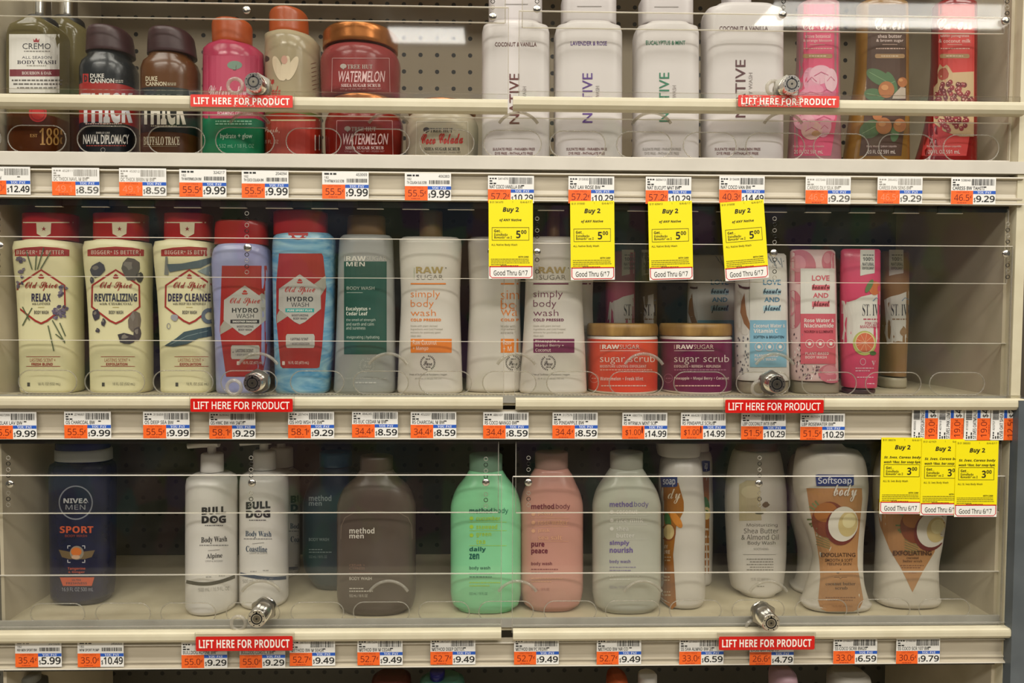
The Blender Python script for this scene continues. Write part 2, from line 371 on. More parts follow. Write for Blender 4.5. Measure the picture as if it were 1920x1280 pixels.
def shelf(row, label, nose, rail, xr, rxr):
    zt = DECKZ[row]; t = empty('shelf', (0, .01, zt), label, 'shelf', 'tiered steel shelves'); o = t.location
    x0, x1 = XL - .05, XR
    mb = MB().box(XL, XR, .0085, .262, zt - .012, zt, DECK)
    mb.build('deck', t, o)
    mb = MB(); x = XL + .02
    while x < XR - .02: mb.box(x, x + .0022, .014, .017, zt + .0001, zt + .0004, M('5c5648')); x += .0045
    mb.build('perforated_strip', t, o)
    z1, z0 = Z(nose[0], -.004), Z(nose[1], -.004)
    MB().box(x0, xr, -.004 if row == 1 else .0055, .0085, z0, z1, NOSE if row == 1 else GREY).build('shelf_nose', t, o)
    a, b = Z(rail[0], -.004), Z(rail[1], -.004); h = a - b
    pts = [(.0085, a), (-.004, a), (-.005, a - h * .05), (-.001, a - h * .09), (.0, a - h * .6), (-.001, a - h * .72), (-.003, a - h * .75), (-.003, a - h * .8), (-.0015, a - h * .82),
           (-.002, a - h * .9), (-.0055, a - h * .93), (-.0055, b), (.0085, b)]
    MB().prism(pts, x0, rxr, RAILM).build('price_channel', t, o)
    MB().box(x0, rxr, -.006, -.0045, b, b + h * .045, RAILL).box(x0, rxr, -.0048, -.0035, a - h * .05, a, RAILL).build('channel_lip', t, o)
    # slotted bracket strip under the channel
    mb = MB(); zz = b - .0035
    mb.box(XL, XR, .0065, .0085, zz - .004, zz + .004, M('2a2722'))
    x = X(62, 375) if row == 1 else X(20, 825); k = 0
    while x < XR - .04:
        if row == 1: mb.box(x, x + .030, .0052, .0085, zz - .0055, zz + .0035, BLACK).box(x - .001, x + .031, .0050, .0085, zz - .0062, zz - .0055, RAILM)
        x += .0545
    mb.build('bracket_strip', t, o)
    return t
shelf(1, 'shelf carrying the square white bottles and the stacked scrub jars', (294, 317), (324, 377), X(1925, 310), X(1915, 340))
shelf(2, 'middle shelf carrying the cream bottles and the wooden-lidded jars', (743, 757), (770, 823), X(1908, 750), X(1908, 800))
shelf(3, 'shelf carrying the white pump bottles and the rounded green bottle', (1165, 1182), (1203, 1248), X(1882, 1170), X(1880, 1225))
tag(MB().box(XL, XR, .0085, .262, DECKZ[4] - .012, DECKZ[4], DECK).build('shelf'), 'lowest shelf deck under the bottles at the bottom edge', 'shelf', 'tiered steel shelves')
zq = DECKZ[1] + .40
tag(MB().box(XL, XR, .0, .262, zq - .014, zq, DECK).box(XL - .05, XR, -.004, .0, zq - .03, zq + .006, NOSE).build('shelf'), 'topmost shelf above the frame, shading the white bottles', 'shelf', 'tiered steel shelves')
# ------------------------------------------------------------------ clear guards and doors
def fill_plate(loops, y0, y1, name, mat, parent, off):
    c = bpy.data.curves.new(name, 'CURVE'); c.dimensions = '2D'; c.fill_mode = 'BOTH'; c.extrude = (y1 - y0) / 2
    for lp in loops:
        s = c.splines.new('POLY'); s.points.add(len(lp) - 1); s.use_cyclic_u = True
        for p, (x, z) in zip(s.points, lp): p.co = (x, z, 0, 1)
    o = bpy.data.objects.new(name, c); COL.objects.link(o); me = bpy.data.meshes.new_from_object(o); bpy.data.objects.remove(o)
    for v in me.vertices: x, z, y = v.co; v.co = (x - off[0], (y0 + y1) / 2 - y - off[1], z - off[2])
    me.materials.clear(); me.materials.append(mat)
    return link(name, me, parent)
def stadium(x0, x1, z0, z1, n=12):
    r = (z1 - z0) / 2; zc = (z0 + z1) / 2
    return [(x1 - r + r * math.cos(a), zc + r * math.sin(a)) for a in [-math.pi / 2 + math.pi * k / n for k in range(n + 1)]] + \
           [(x0 + r + r * math.cos(a), zc + r * math.sin(a)) for a in [math.pi / 2 + math.pi * k / n for k in range(n + 1)]]
def guard(row, label, top, bot, sy0, sy1, xs, arcs, ay, x1px):
    yg0, yg1 = .0092, .0118; ym = .0105
    zt, zb = Z(top, ym), Z(bot, ym); x0, x1 = XL - .03, X(x1px, top, ym)
    t = empty('shelf_guard', (0, ym, zb), label, 'shelf guard', 'clear shelf-front guards'); o = t.location
    z0, z1 = Z(sy1, ym), Z(sy0, ym)
    lo = [stadium(X(a, sy0, ym), X(b, sy0, ym), z0, z1) for a, b in xs]
    fill_plate([[(x0, zb), (x1, zb), (x1, zt), (x0, zt)]] + lo, yg0, yg1, 'guard_plate', ACR, t, o)
    MB().box(x0, x1, yg0, yg1, zt, zt + .0008, EDGE).box(x1, x1 + .0006, yg0, yg1, zb, zt, EDGE).box(x0, x1, yg0 - .001, yg1, zb - .001, zb + .0008, EDGE).build('guard_edge', t, o)
    for l in lo:
        MB().tube([(x, yg0 - .0003, z) for x, z in l], .0007, RINGM, 6, True).build('oval_cutout', t, o)
    for a in arcs:
        c = P(a, ay + 22, ym - .002); r = .0275
        MB().tube([(c.x + r * math.cos(q), ym - .002, c.z + r * math.sin(q)) for q in [math.radians(32 + 116 * k / 16) for k in range(17)]], .0019, RINGM, 8).build('finger_arch', t, o)
guard(1, 'clear guard with oval cutouts along the shelf of white bottles', 222, 294, 245, 294,
      [(-100, 3), (16, 125), (146, 256), (278, 385), (405, 515), (537, 640), (660, 768), (787, 889), (907, 1015), (1031, 1135), (1156, 1259), (1281, 1380), (1398, 1508), (1525, 1628), (1647, 1750), (1768, 1872)], (468, 728, 972, 1222, 1468), 232, 1893)
guard(2, 'clear guard with oval cutouts before the cream bottles', 641, 742, 696, 738,
      [(36, 145), (160, 272), (288, 400), (415, 520), (545, 645), (663, 766), (786, 884), (905, 1005), (1025, 1122), (1142, 1243), (1263, 1362), (1380, 1480), (1503, 1605), (1622, 1726), (1742, 1845)], (484, 728, 968, 1207, 1452), 683, 1890)
guard(3, 'clear guard with oval cutouts before the white pump bottles', 1075, 1166, 1126, 1164,
      [(58, 160), (180, 283), (302, 405), (425, 525), (546, 645), (663, 768), (785, 880), (898, 1000), (1020, 1118), (1135, 1237), (1255, 1352), (1372, 1470), (1490, 1587), (1607, 1705), (1722, 1817)], (490, 729, 970, 1205, 1440), 1108, 1884)
RED = M('c8120c', .35); REDOLD = mixmat('scuffed_red', 'cf2a20', 'd8362c', 30, rough=.5)
def door(row, label, x0, x1, top, lap0, lap1, bot, bar, sign, lock, bolts, tilt=.0, worn=0, signmat=None, locklen=.026, locktip=0.):
    """upper sheet from top to lap1, lower sheet from lap0 to bot, beige pull rail at bar, red sign, cylinder lock, bolts with hole columns"""
    yu0, yu1, yl0, yl1 = .002, .0048, -.0018, .001
    a, b = X(x0, lap0, yl0), X(x1, lap0, yl0); zt, z1, z0, zb = Z(top, yu0), Z(lap1, yu0), Z(lap0, yl0), Z(bot, yl0)
    t = empty('lift_door', ((a + b) / 2, 0, zb), label, 'door', 'clear lift doors'); o = t.location
    MB().box(a + .004, b - .004, yu0, yu1, z1, zt, ACR).build('upper_sheet', t, o)
    MB().box(a, b, yl0, yl1, zb, z0, ACR).build('lower_sheet', t, o)
    e = .0007
    MB().box(a + .004, b - .004, yu0, yu1, z1 - e, z1, EDGE).box(a + .003, a + .004, yu0, yu1, z1, zt, RINGM).box(b - .004, b - .003, yu0, yu1, z1, zt, RINGM)\
        .box(a, b, yl0, yl1, z0, z0 + e, EDGE).box(a - .0008, a, yl0, yl1, zb, z0, RINGM).box(b, b + .0008, yl0, yl1, zb, z0, RINGM).build('sheet_edge', t, o)
    # pull rail
    h0, h1 = Z(bar[0], -.015), Z(bar[1], -.015); d = h0 - h1
    pts = [(-.003, h0), (-.012, h0), (-.0145, h0 - d * .10), (-.015, h0 - d * .3), (-.015, h0 - d * .66), (-.0125, h1 + d * .08), (-.009, h1), (-.003, h1)]
    ba, bb = X(bar[2], bar[0], -.015), X(bar[3], bar[0], -.015)
    MB().prism(pts, ba, bb, BEIGE).build('pull_rail', t, o)
    MB().box(ba, bb, -.0052, -.0024, h1 + .002, max(zb, h0) + .004, ACR, RINGM).build('rail_flange', t, o)
    # sign
    sx0, sy0, sx1, sy1 = sign; ys = -.0185
    q = [P(sx0, sy0, ys), P(sx1, sy1, ys)]
    s = MB().box(q[0].x - .0015, q[1].x + .0015, ys + .0006, ys + .003, q[1].z - .0012, q[0].z + .004, ACR, RINGM).build('sign_holder', t, o)
    w, h = sx1 - sx0, sy1 - sy0; u = (q[1].x - q[0].x) / w; uz = (q[0].z - q[1].z) / h
    g = G(); g.rect(0, 0, w, h, signmat or RED, 0, r=2.5); g.text('LIFT HERE FOR PRODUCT', 6, h * .22, w - 6, h * .8, 'f4eee6', 'b' if row != 2 else 'n', .0 if row != 2 else .012)
    if worn:
        r = random.Random(worn)
        for k in range(60 if worn == 1 else 130):
            cx = r.uniform(5, w * .62) if worn == 2 else r.uniform(w * .42, w * .85); cy = h * r.choice((.1, .15, .85, .9, .8)) if r.random() < .7 else r.uniform(2, h - 2)
            g.blob(cx, cy, r.uniform(.8, 3.2 if worn == 1 else 4.5), r.uniform(.5, 1.8), 'd9a99b' if worn == 1 else 'd8b8a6', 2, 7, .6, k)
    sg = g.build('sign_plate', lambda x, y, l: np.stack([q[0].x + x * u, ys - .0002 - .00015 * l, q[0].z - y * uz], -1), s, o)
    sg['label'] = 'red sign reading LIFT HERE FOR PRODUCT'
    # cylinder lock
    if lock:
        c = P(lock[0], lock[1], yl0 - locklen); r = .0108; dz = locktip
        lk = MB().tube([(c.x, yl0, c.z - dz * .0), (c.x, yl0 - .003, c.z), (c.x, yl0 - .0035, c.z), (c.x, yl0 - locklen + .0015, c.z), (c.x, yl0 - locklen, c.z)], [.0135, .0135, r, r, r * .93], CHROME, 28)\
            .tube([(c.x, yl0 - .0045, c.z), (c.x, yl0 - .010, c.z)], .0155, STEEL, 6).build('cylinder_lock', t, o)
        ff = yl0 - locklen - .0001
        g = G(); g.ring(0, 0, .0060, .0060, .0015, BLACK, 1, 28); g.rect(-.0011, -.0085, .0011, -.0052, BLACK, 1); g.ell(0, 0, .0045, .0045, M('8d877b', .3, 1.), 0); g.ell(0, 0, .0012, .0012, BLACK, 2)
        for k in range(8): g.ell(.0083 * math.cos(k * .785 + .4), .0083 * math.sin(k * .785 + .4), .0007, .0007, BLACK, 1)
        g.build('keyway', lambda x, y, l: np.stack([c.x + x, ff - .0001 * l + 0 * x, c.z - y], -1), lk, o, 0)
        c2 = P(lock[0] - 34, lock[1] + 8, yl0 - .003)
        MB().tube([(c2.x + .0085 * math.cos(k * .3927), yl0 - .003, c2.z + .0085 * math.sin(k * .3927)) for k in range(16)], .0022, RINGM, 8, True).build('lock_spacer', t, o)
    for bx, by, ha, hb in bolts:
        c = P(bx, by, yl0 - .003)
        bo = MB().tube([(c.x, yl0, c.z), (c.x, yl0 - .0012, c.z), (c.x, yl0 - .0022, c.z), (c.x, yl0 - .0022, c.z)], [.0046, .0046, .0038, .0026], CHROME, 20).build('bolt', t, o)
        MB().tube([(c.x, yl0 - .0023, c.z), (c.x, yl0 - .0030, c.z)], .0018, STEEL, 6).build('bolt_socket', bo, o)
        mb = MB(); y = ha
        while y <= hb:
            if abs(y - by) > 10:
                q2 = P(bx, y, yu0)
                mb.tube([(q2.x + 0.0023 * math.cos(k * .628), yu0 - .0005, q2.z + .0023 * math.sin(k * .628)) for k in range(10)], .00045, SHADE if (int(y) % 2) else RINGM, 5, True)
            y += 11
        mb.build('adjustment_holes', t, o)
DL = 'clear lift door with beige pull rail, in front of the '
door(1, DL + 'stacked scrub jars on the upper shelf', -60, 953, -70, 14, 42, 184, (185, 210, -60, 952), (357, 177, 549, 202), (475, 153), ((461, 17, -30, 8), (924, 29, -30, 18)), worn=1, signmat=REDOLD)
door(1, DL + 'square white bottles', 974, 1893, -70, 20, 50, 178, (179, 204, 962, 1925), (1384, 178, 1573, 202), (1485, 157), ((1007, 15, -30, 8), (1469, 25, -30, 14), (1888, 37, -30, 26)), worn=2, signmat=REDOLD)
door(2, DL + 'cream bottles with red caps', -60, 945, 381, 450, 522, 745, (746, 768, -60, 943), (357, 747, 549, 772), (473, 718), ((463, 464, 400, 520), (921, 471, 410, 520), (-3, 460, 400, 520)))
door(2, DL + 'wooden-lidded scrub jars', 967, 1899, 384, 456, 526, 747, (747, 769, 967, 1925), (1360, 749, 1544, 774), (1457, 720), ((1007, 472, 410, 520), (1452, 474, 410, 520), (1889, 475, 420, 520)))
door(3, DL + 'white pump bottles', -60, 940, 828, 891, 960, 1186, (1183, 1203, -60, 940), (367, 1193, 549, 1219), (481, 1160), ((16, 908, 858, 950), (471, 906, 858, 950), (911, 905, 860, 950)), locklen=.034)
door(3, DL + 'rounded pink and grey bottles', 962, 1885, 828, 894, 961, 1186, (1185, 1205, 962, 1897), (1348, 1193, 1527, 1217), (1446, 1168), ((991, 905, 858, 950), (1424, 907, 858, 950)), locklen=.034)
# ------------------------------------------------------------------ price tags
U = .000645; CARD = M('e9e7e2', .4, 0., 'card'); ORANGE = 'f0651f'; BLUE = '2458b8'
def slab_tag(name, w, h, cardm, art, loc, rot, label, cat, group, th=.0005):
    me = MB().box(0, w * U, 0, th, -h * U, 0, cardm).build(name)
    me.location = loc; me.rotation_euler = rot; tag(me, label, cat, group)
    g = G(); art(g); g.build('lettering', lambda x, y, l: np.stack([x * U, -.00012 - .00009 * l, -y * U], -1), me, (0, 0, 0), 0)
    return me
def price_tag(row, px, py, name, num, unit, price, where, style='B', fade=0, h=50, up=False, Y=-.0061):
    ink = '1b1b1b' if not fade else ('6f6c66' if fade == 1 else '9a968e'); pk = '1b1b1b' if fade < 2 else '5c5a55'
    uk = '6e1708' if not fade else ('b8442a' if fade == 1 else 'f58a60')
    def art(g):
        hh = h; o = h - 50
        if style == 'A':
            g.words(4, 3, 26, 3, ink, 1); g.text(num, 62, 3, 82, 8, ink); g.text('182', 4, 9, 12, 13, ink); g.text(name, 4, 15, 40, 20, ink, 'n', .01)
            g.bars(45, 13, 82, 20, ink, int(num)); y = 24
        else:
            g.words(3, 4, 16, 2.4, ink, 2); g.text(num, 19, 3.5, 37, 7.5, ink); g.words(3, 8.5, 10, 2.4, ink, 3); g.words(3, 13, 15, 2.4, ink, 4)
            g.text(name, 3, 17 + o * .5, 4 + min(60, 3.7 * len(name)), 23.5 + o * .5, ink, 'n', .01); g.bars(39, 3, 82 if not up else 61, 15, ink, int(num), 24); g.words(62, 17, 68, 2, ink, 5) if not up else None; y = 25 + o
        g.rect(0, y, 42, hh, ORANGE, 0); g.text('UNIT PRICE', 10, y + 1.5, 34, y + 4.5, 'b33a16'); g.text(unit[:-1], 6, y + 7, 35, y + 19, uk, 'n', .0)
        g.text(unit[-1], 36, y + 8 if unit[-1] != '.' else y, 39.5, y + 15, uk); g.words(12, y + 22, 30, 1.5, 'b33a16', 6)
        if up:
            g.rect(42, y, 62, y + 6, BLUE, 0); g.text('$', 43.5, y + 10, 50, y + 22, pk); g.text(price[0], 51, y + 8, 60, y + 21, pk, 'n', .022); return
        g.rect(42, y, 85, y + 6, BLUE, 0); g.text('YOU PAY', 50, y + .8, 77, y + 5.4, 'e8ecf5', 'f')
        g.text('$', 43.5, y + 13, 47, y + 22, pk); g.text(price, 48, y + (7 if style == 'A' else 9), 83.5, y + 21, pk, 'n', .022)
    loc = P(px, py, Y)
    r = (0, 0, 0) if not up else (0, -math.pi / 2, 0)
    if up: loc = P(px, py + 62, Y)
    w = where if where.startswith(('first', 'second', 'third', 'last')) else where
    o = slab_tag('price_tag', 62 if up else 85, h, CARD, art, loc, r, w, 'price tag', {1: 'price tags on the top shelf edge', 2: 'price tags on the middle shelf edge', 3: 'price tags on the bottom shelf edge'}[row])
    o['_'] = 0; del o['_']
PT = 'price tag '
T1 = [(-33, 312, 'CREMO BW', '541100', '78.0¢', '12.49', 'reading 12.49 below the clear bottle with a square white label', 'B', 1),
      (97, 314, 'DC THICK NAVL M BW', '452811', '49.1¢', '8.59', 'reading 8.59 below the black and red bottle, unit price faded away', 'B', 2),
      (223, 315, 'DC THICK BRBN M BW', '453012', '49.1¢', '8.59', 'reading 8.59 below the brown bottle, unit price faded away', 'B', 2),
      (336, 317, 'TH WATERMELON BW', '324217', '55.5¢', '9.99', 'reading 9.99 below the pink bottle with a green bottom', 'A', 0),
      (453, 319, 'TH COCO COLADA BW', '204094', '55.5¢', '9.99', 'reading 9.99 below the cream bottle with an orange cap', 'A', 0),
      (604, 321, 'TH WTRMLN SUG SCRB', '453069', '55.5¢', '9.99', 'reading 9.99 below the stacked dark red scrub jars', 'A', 0),
      (759, 324, 'TH COLADA SUG SCRB', '406383', '55.5¢', '9.99', 'reading 9.99 below the cream scrub jar', 'A', 0),
      (915, 329, 'NAT COCO VANILLA BW', '541470', '57.2¢', '10.29', 'reading 10.29 below the white bottle with brown lettering', 'B', 0),
      (1066, 330, 'NAT LAV ROSE BW', '315930', '57.2¢', '10.29', 'reading 10.29 below the white bottle with purple lettering', 'B', 0),
      (1211, 331, 'NAT EUCLPT MNT BW', '609413', '57.2¢', '10.29', 'reading 10.29 below the white bottle with green lettering', 'B', 0),
      (1349, 330, 'NAT COCO VAN BW', '315608', '40.3¢', '14.49', 'reading 14.49 below the widest white bottle', 'B', 0),
      (1511, 331, 'CARESS DLY SILK BW', '657046', '46.5¢', '9.29', 'reading 9.29 below the pink flower bottle, its print faded', 'B', 2),
      (1646, 331, 'CARESS EVN SENS BW', '386402', '46.5¢', '9.29', 'reading 9.29 below the brown and gold bottle, its print faded', 'B', 2),
      (1784, 332, 'CARESS BW TAHITI', '538846', '46.5¢', '9.29', 'reading 9.29 in bold below the red pomegranate bottle', 'B', 0)]
for i, (x, y, nm, num, un, pr, wh, stl, fd) in enumerate(T1):
    price_tag(1, x, y, nm, num, un, pr, PT + wh, stl, fd, 50)
T2 = [(-20, 772, 'OS RELAX LAV BW', '407398', '55.5¢', '9.99', 'reading 9.99 below the lavender sprig bottle'),
      (120, 771, 'OS CHARCOAL BW', '274607', '55.5¢', '9.99', 'reading 9.99 below the charcoal bottle'),
      (268, 771, 'OS DEEP SEA BW', '315059', '55.5¢', '9.99', 'reading 9.99 below the seaweed bottle'),
      (392, 772, 'OS HWC BW HW SMTH', '828042', '58.1¢', '9.29', 'reading 9.29 partly under the red sign, below the lilac bottle'),
      (540, 771, 'OS HYD WSH PS BW', '207474', '58.1¢', '9.29', 'reading 9.29 below the blue swirled bottle'),
      (660, 770, 'RS EUC CEDAR M BW', '484245', '34.4¢', '8.59', 'reading 8.59 below the grey bottle with a green panel'),
      (770, 771, 'RS CHARCOAL M BW', '452207', '34.4¢', '8.59', 'reading 8.59 below the white bottle with an orange band'),
      (906, 772, 'RS COCO MANGO BW', '486107', '34.4¢', '8.59', 'reading 8.59 across the gap between the middle doors'),
      (1036, 772, 'RS PINEAPPLE BW', '317576', '34.4¢', '8.59', 'reading 8.59 below the white bottle with a maroon band'),
      (1167, 773, 'RS WTRMLN MINT SCR', '480774', '$1.00', '14.99', 'reading 14.99 below the coral scrub jar'),
      (1277, 773, 'RS PINEAPPLE SCRUB', '464281', '$1.00', '14.99', 'reading 14.99 below the purple scrub jar'),
      (1390, 774, 'LBP COCONUT WTR BW', '770294', '51.5¢', '10.29', 'reading 10.29 below the blue and white tube'),
      (1501, 775, 'LBP ROSEWATER BW', '467024', '51.5¢', '10.29', 'reading 10.29 below the pink and white tube')]
for x, y, nm, num, un, pr, wh in T2:
    price_tag(2, x, y, nm, num, un if un[0] != '$' else '1.00 ', pr, PT + wh) if un[0] != '$' else price_tag(2, x, y, nm, num, '$1.00.', pr, PT + wh)
for i, (x, nm, un, pr, wh) in enumerate(((1709, 'ST.I EXFOLIATING BW', '19.0¢', '4.59', 'first of four sideways price tags by the upright, reading exfoliating'), (1757, 'ST.IVES PNK LEM BW', '19.0¢', '4.59', 'second of four sideways price tags by the upright, reading pink lemon'),
                                 (1807, 'ST.IVES OATMEAL BW', '19.0¢', '4.59', 'third of four sideways price tags by the upright, reading oatmeal'), (1857, 'CVSB OAT SHEA BW', '12.5¢', '2.99', 'last of four sideways price tags, nearest the upright, reading 12.5'))):
    price_tag(2, x, 763, nm, '4%05d' % (i * 7919), un, pr, wh, up=True)
T3 = [(28, 1201, 'NIV MEN SPORT BW', '201026', '35.4¢', '5.99', 'reading 5.99 below the navy bottle', 'A'), (145, 1201, 'NFM SPORT PUMP', '345003', '35.0¢', '10.49', 'reading 10.49 beside the navy bottle tag', 'A'),
      (340, 1203, 'BULLDOG ALPINE BW', '398810', '55.0¢', '9.29', 'reading 9.29 below the white pump bottle with an olive stripe', 'B'), (449, 1203, 'BULLDOG COASTL X BW', '398822', '55.0¢', '9.29', 'reading 9.29 below the white pump bottle with a navy stripe', 'B'),
      (543, 1199, 'METHOD BW M SEASR', '387511', '52.7¢', '9.49', 'reading 9.49 just past the red sign under the dark teal bottle', 'B'), (670, 1198, 'METHOD BW M CEDAR', '387524', '52.7¢', '9.49', 'reading 9.49 below the brown bottle', 'B'),
      (807, 1197, 'METHOD DEEP DETOX', '387537', '52.7¢', '9.49', 'reading 9.49 below the rounded green bottle', 'B'), (964, 1197, 'METHOD BW PC PEONY', '387540', '52.7¢', '9.49', 'reading 9.49 below the rounded pink bottle', 'B'),
      (1119, 1197, 'METHOD BW NR CO', '387553', '52.7¢', '9.49', 'reading 9.49 below the rounded grey bottle', 'B'), (1274, 1197, 'SS SHA ALMND BW 20', '216601', '33.0¢', '6.59', 'reading 6.59 below the almond bottle turned sideways', 'B'),
      (1406, 1198, 'LVSB BW RLG 15', '216614', '26.6¢', '4.79', 'reading 4.79 below the second red sign', 'B'), (1563, 1196, 'SS COCO SCRB BW20', '216627', '33.0¢', '6.59', 'reading 6.59 below the bottle with a tan coconut label', 'B'),
      (1681, 1196, 'SS COCO SCR 107 BW', '216630', '30.6¢', '9.79', 'reading 9.79 below the bottle with a pointed coconut label', 'B')]
for x, y, nm, num, un, pr, wh, stl in T3: price_tag(3, x, y, nm, num, un, pr, PT + wh, stl)
YEL = M('efdf06', .45, 0., 'card')
def promo(px, py, tilt, brand, amount, big, num, label, group, Y):
    def art(g):
        k = '1d1a08'
        g.rect(0, 124, 82, 146, 'e9e6e0', 0); g.line([(1.5, 123.5), (80.5, 123.5)], 2.2, 'c41a16', 1); g.line([(2, 123), (2, 140), (6, 144), (76, 144), (80, 140), (80, 123)], 1.6, 'c41a16', 1)
        g.text('Good Thru 6/17', 9, 130, 72, 140, k, 'n', .012)
        g.text('B 01 ' + num, 3, 3, 27, 6.5, k); g.text('6/4-6/17', 59, 3, 79, 6.5, k); g.text('1', 44, 3, 45, 6, k)
        g.text('Buy 2', 26, 14, 56, 25, k, 'i', .01)
        for j, b in enumerate(big): g.text(b, 20 if len(big) == 1 else 6, 35 + j * 9, 61 if len(big) == 1 else 77, 41 + j * 9, k, 'i', .005)
        g.frame(6, 51, 75, 75, .7, k, 1)
        g.text('Get...', 10, 55, 25, 60, k, 'b'); g.text('ExtraBucks', 10, 62, 35, 66.5, k, 'f'); g.text('Rewards* on 2', 10, 67, 43, 71.5, k, 'f')
        g.text(amount, 51, 57, 59, 71, k, 'b'); g.text('00', 60, 56, 70, 63, k, 'b')
        g.text('ALL %s Body Wash' % brand, 5, 81, 53, 86, k, 'n', .004); g.text('WITH CARD', 55, 104, 74, 107, k, 'i')
        for j in range(4): g.words(4, 109 + j * 3.4, 76 if j < 3 else 34, 1.1, '6a6214', j)
        g.words(22, 121, 56, 1.3, '8a5a0c', 9)
    loc = P(px, py, Y)
    slab_tag('promotion_tag', 82, 146, YEL, art, loc, (0, math.radians(tilt), 0), label, 'promotion tag', group)
GY = 'yellow promotion tags on the top shelf edge'; B5 = ['of ANY Native']
promo(916, 374, -.4, 'Native', '5', B5, '541470', 'yellow buy 2 tag hanging below the price tag of the white bottle with brown lettering', GY, -.0068)
promo(1069, 377, -1.0, 'Native', '5', B5, '315930', 'yellow buy 2 tag hanging below the price tag of the white bottle with purple lettering', GY, -.0068)
promo(1215, 378, -1.8, 'Native', '5', B5, '609413', 'yellow buy 2 tag hanging below the price tag of the white bottle with green lettering', GY, -.0068)
promo(1350, 380, -5, 'Native', '5', B5, '315608', 'yellow buy 2 tag hanging askew below the price tag of the widest white bottle', GY, -.0068)
GZ = 'yellow promotion tags over the bottom door'; B3 = ['St. Ives, Caress body', 'wash 18oz, bar soap 6pk.']
promo(1653, 820, .3, 'St. Ives', '3', B3, '386574', 'yellow buy 2 tag nearest the tan coconut bottle, first of three in a row', GZ, -.0068)
promo(1729, 823, .1, 'St. Ives', '3', B3, '421929', 'yellow buy 2 tag between its two neighbours, partly covered by one', GZ, -.0076)
promo(1793, 826, .0, 'St. Ives', '3', B3, '386633', 'yellow buy 2 tag nearest the upright, topmost of three overlapping', GZ, -.0084)
# ------------------------------------------------------------------ products, top shelf
BW = 'bottle'
GLASSO = soft('olive_liquid', '8a7f55', .5, .12); GLASSD = soft('brown_liquid', '5a2f14', .3, .15)
def cremo(px0, yf, label, lab):
    s = px0
    def art(g):
        g.rect(s + 5, 64, s + 112, 174, 'e2dfd8', 0)
        g.poly([(s + 50, 72), (s + 53, 76), (s + 56, 71), (s + 59, 76), (s + 62, 72), (s + 61, 79), (s + 51, 79)], 'a8323a', 1)
        g.text('CREMO', s + 30, 81, s + 83, 92, '3a3a40', 'g'); g.words(s + 33, 95, s + 82, 2, '8a8680', 1)
        g.text('ALL SEASON', s + 29, 105, s + 85, 110, '6a6a70', 'g'); g.text('BODY WASH', s + 20, 113, s + 94, 120, '4a4650', 'f')
        g.words(s + 38, 122, s + 76, 2, 'a09a90', 4); g.rect(s + 6, 130, s + 111, 143, '7a2f38', 1); g.text('BOURBON & OAK', s + 29, 134, s + 85, 140, 'dccfc8', 'f', lay=2)
        g.words(s + 10, 149, s + 108, 3, '6a6660', 5); g.words(s + 13, 156, s + 104, 3, '6a6660', 6); g.words(s + 20, 163, s + 96, 3, '8a8680', 7)
        g.ell(s + 59, 212, 17, 17, 'b3201a', 1); g.ring(s + 59, 212, 13, 13, 1, '7c1510', 2)
        k = 'b58a4a'; g.text('1888', s + 62, 240, s + 112, 272, k, 'f', lay=1); g.text('EST', s + 44, 251, s + 58, 257, k, 'f', lay=1)
    b = bottle('body_wash_bottle', label, BW, 1, yf, .030, 3.2, [(44, s + 38, s + 96, .9), (52, s + 26, s + 108, .9), (60, s + 8, s + 118), (80, s + 1, s + 121), (301, s + 2, s + 121)], GLASSO,
               [('neck_ring', [(37, s + 37, s + 98), (50, s + 37, s + 100)], M('2b2a28', .4), .020, 2), ('cap', [(-48, s + 50, s + 85), (38, s + 50, s + 85)], CHROME, .0125, 2)],
               art if lab else None, bands=[(222, GLASSD)])
cremo(12, .020, 'clear bottle with a silver cap, square white label and brown base, first in the row', True)
cremo(61, .085, 'clear bottle with a silver cap standing behind the one with the square white label', False)
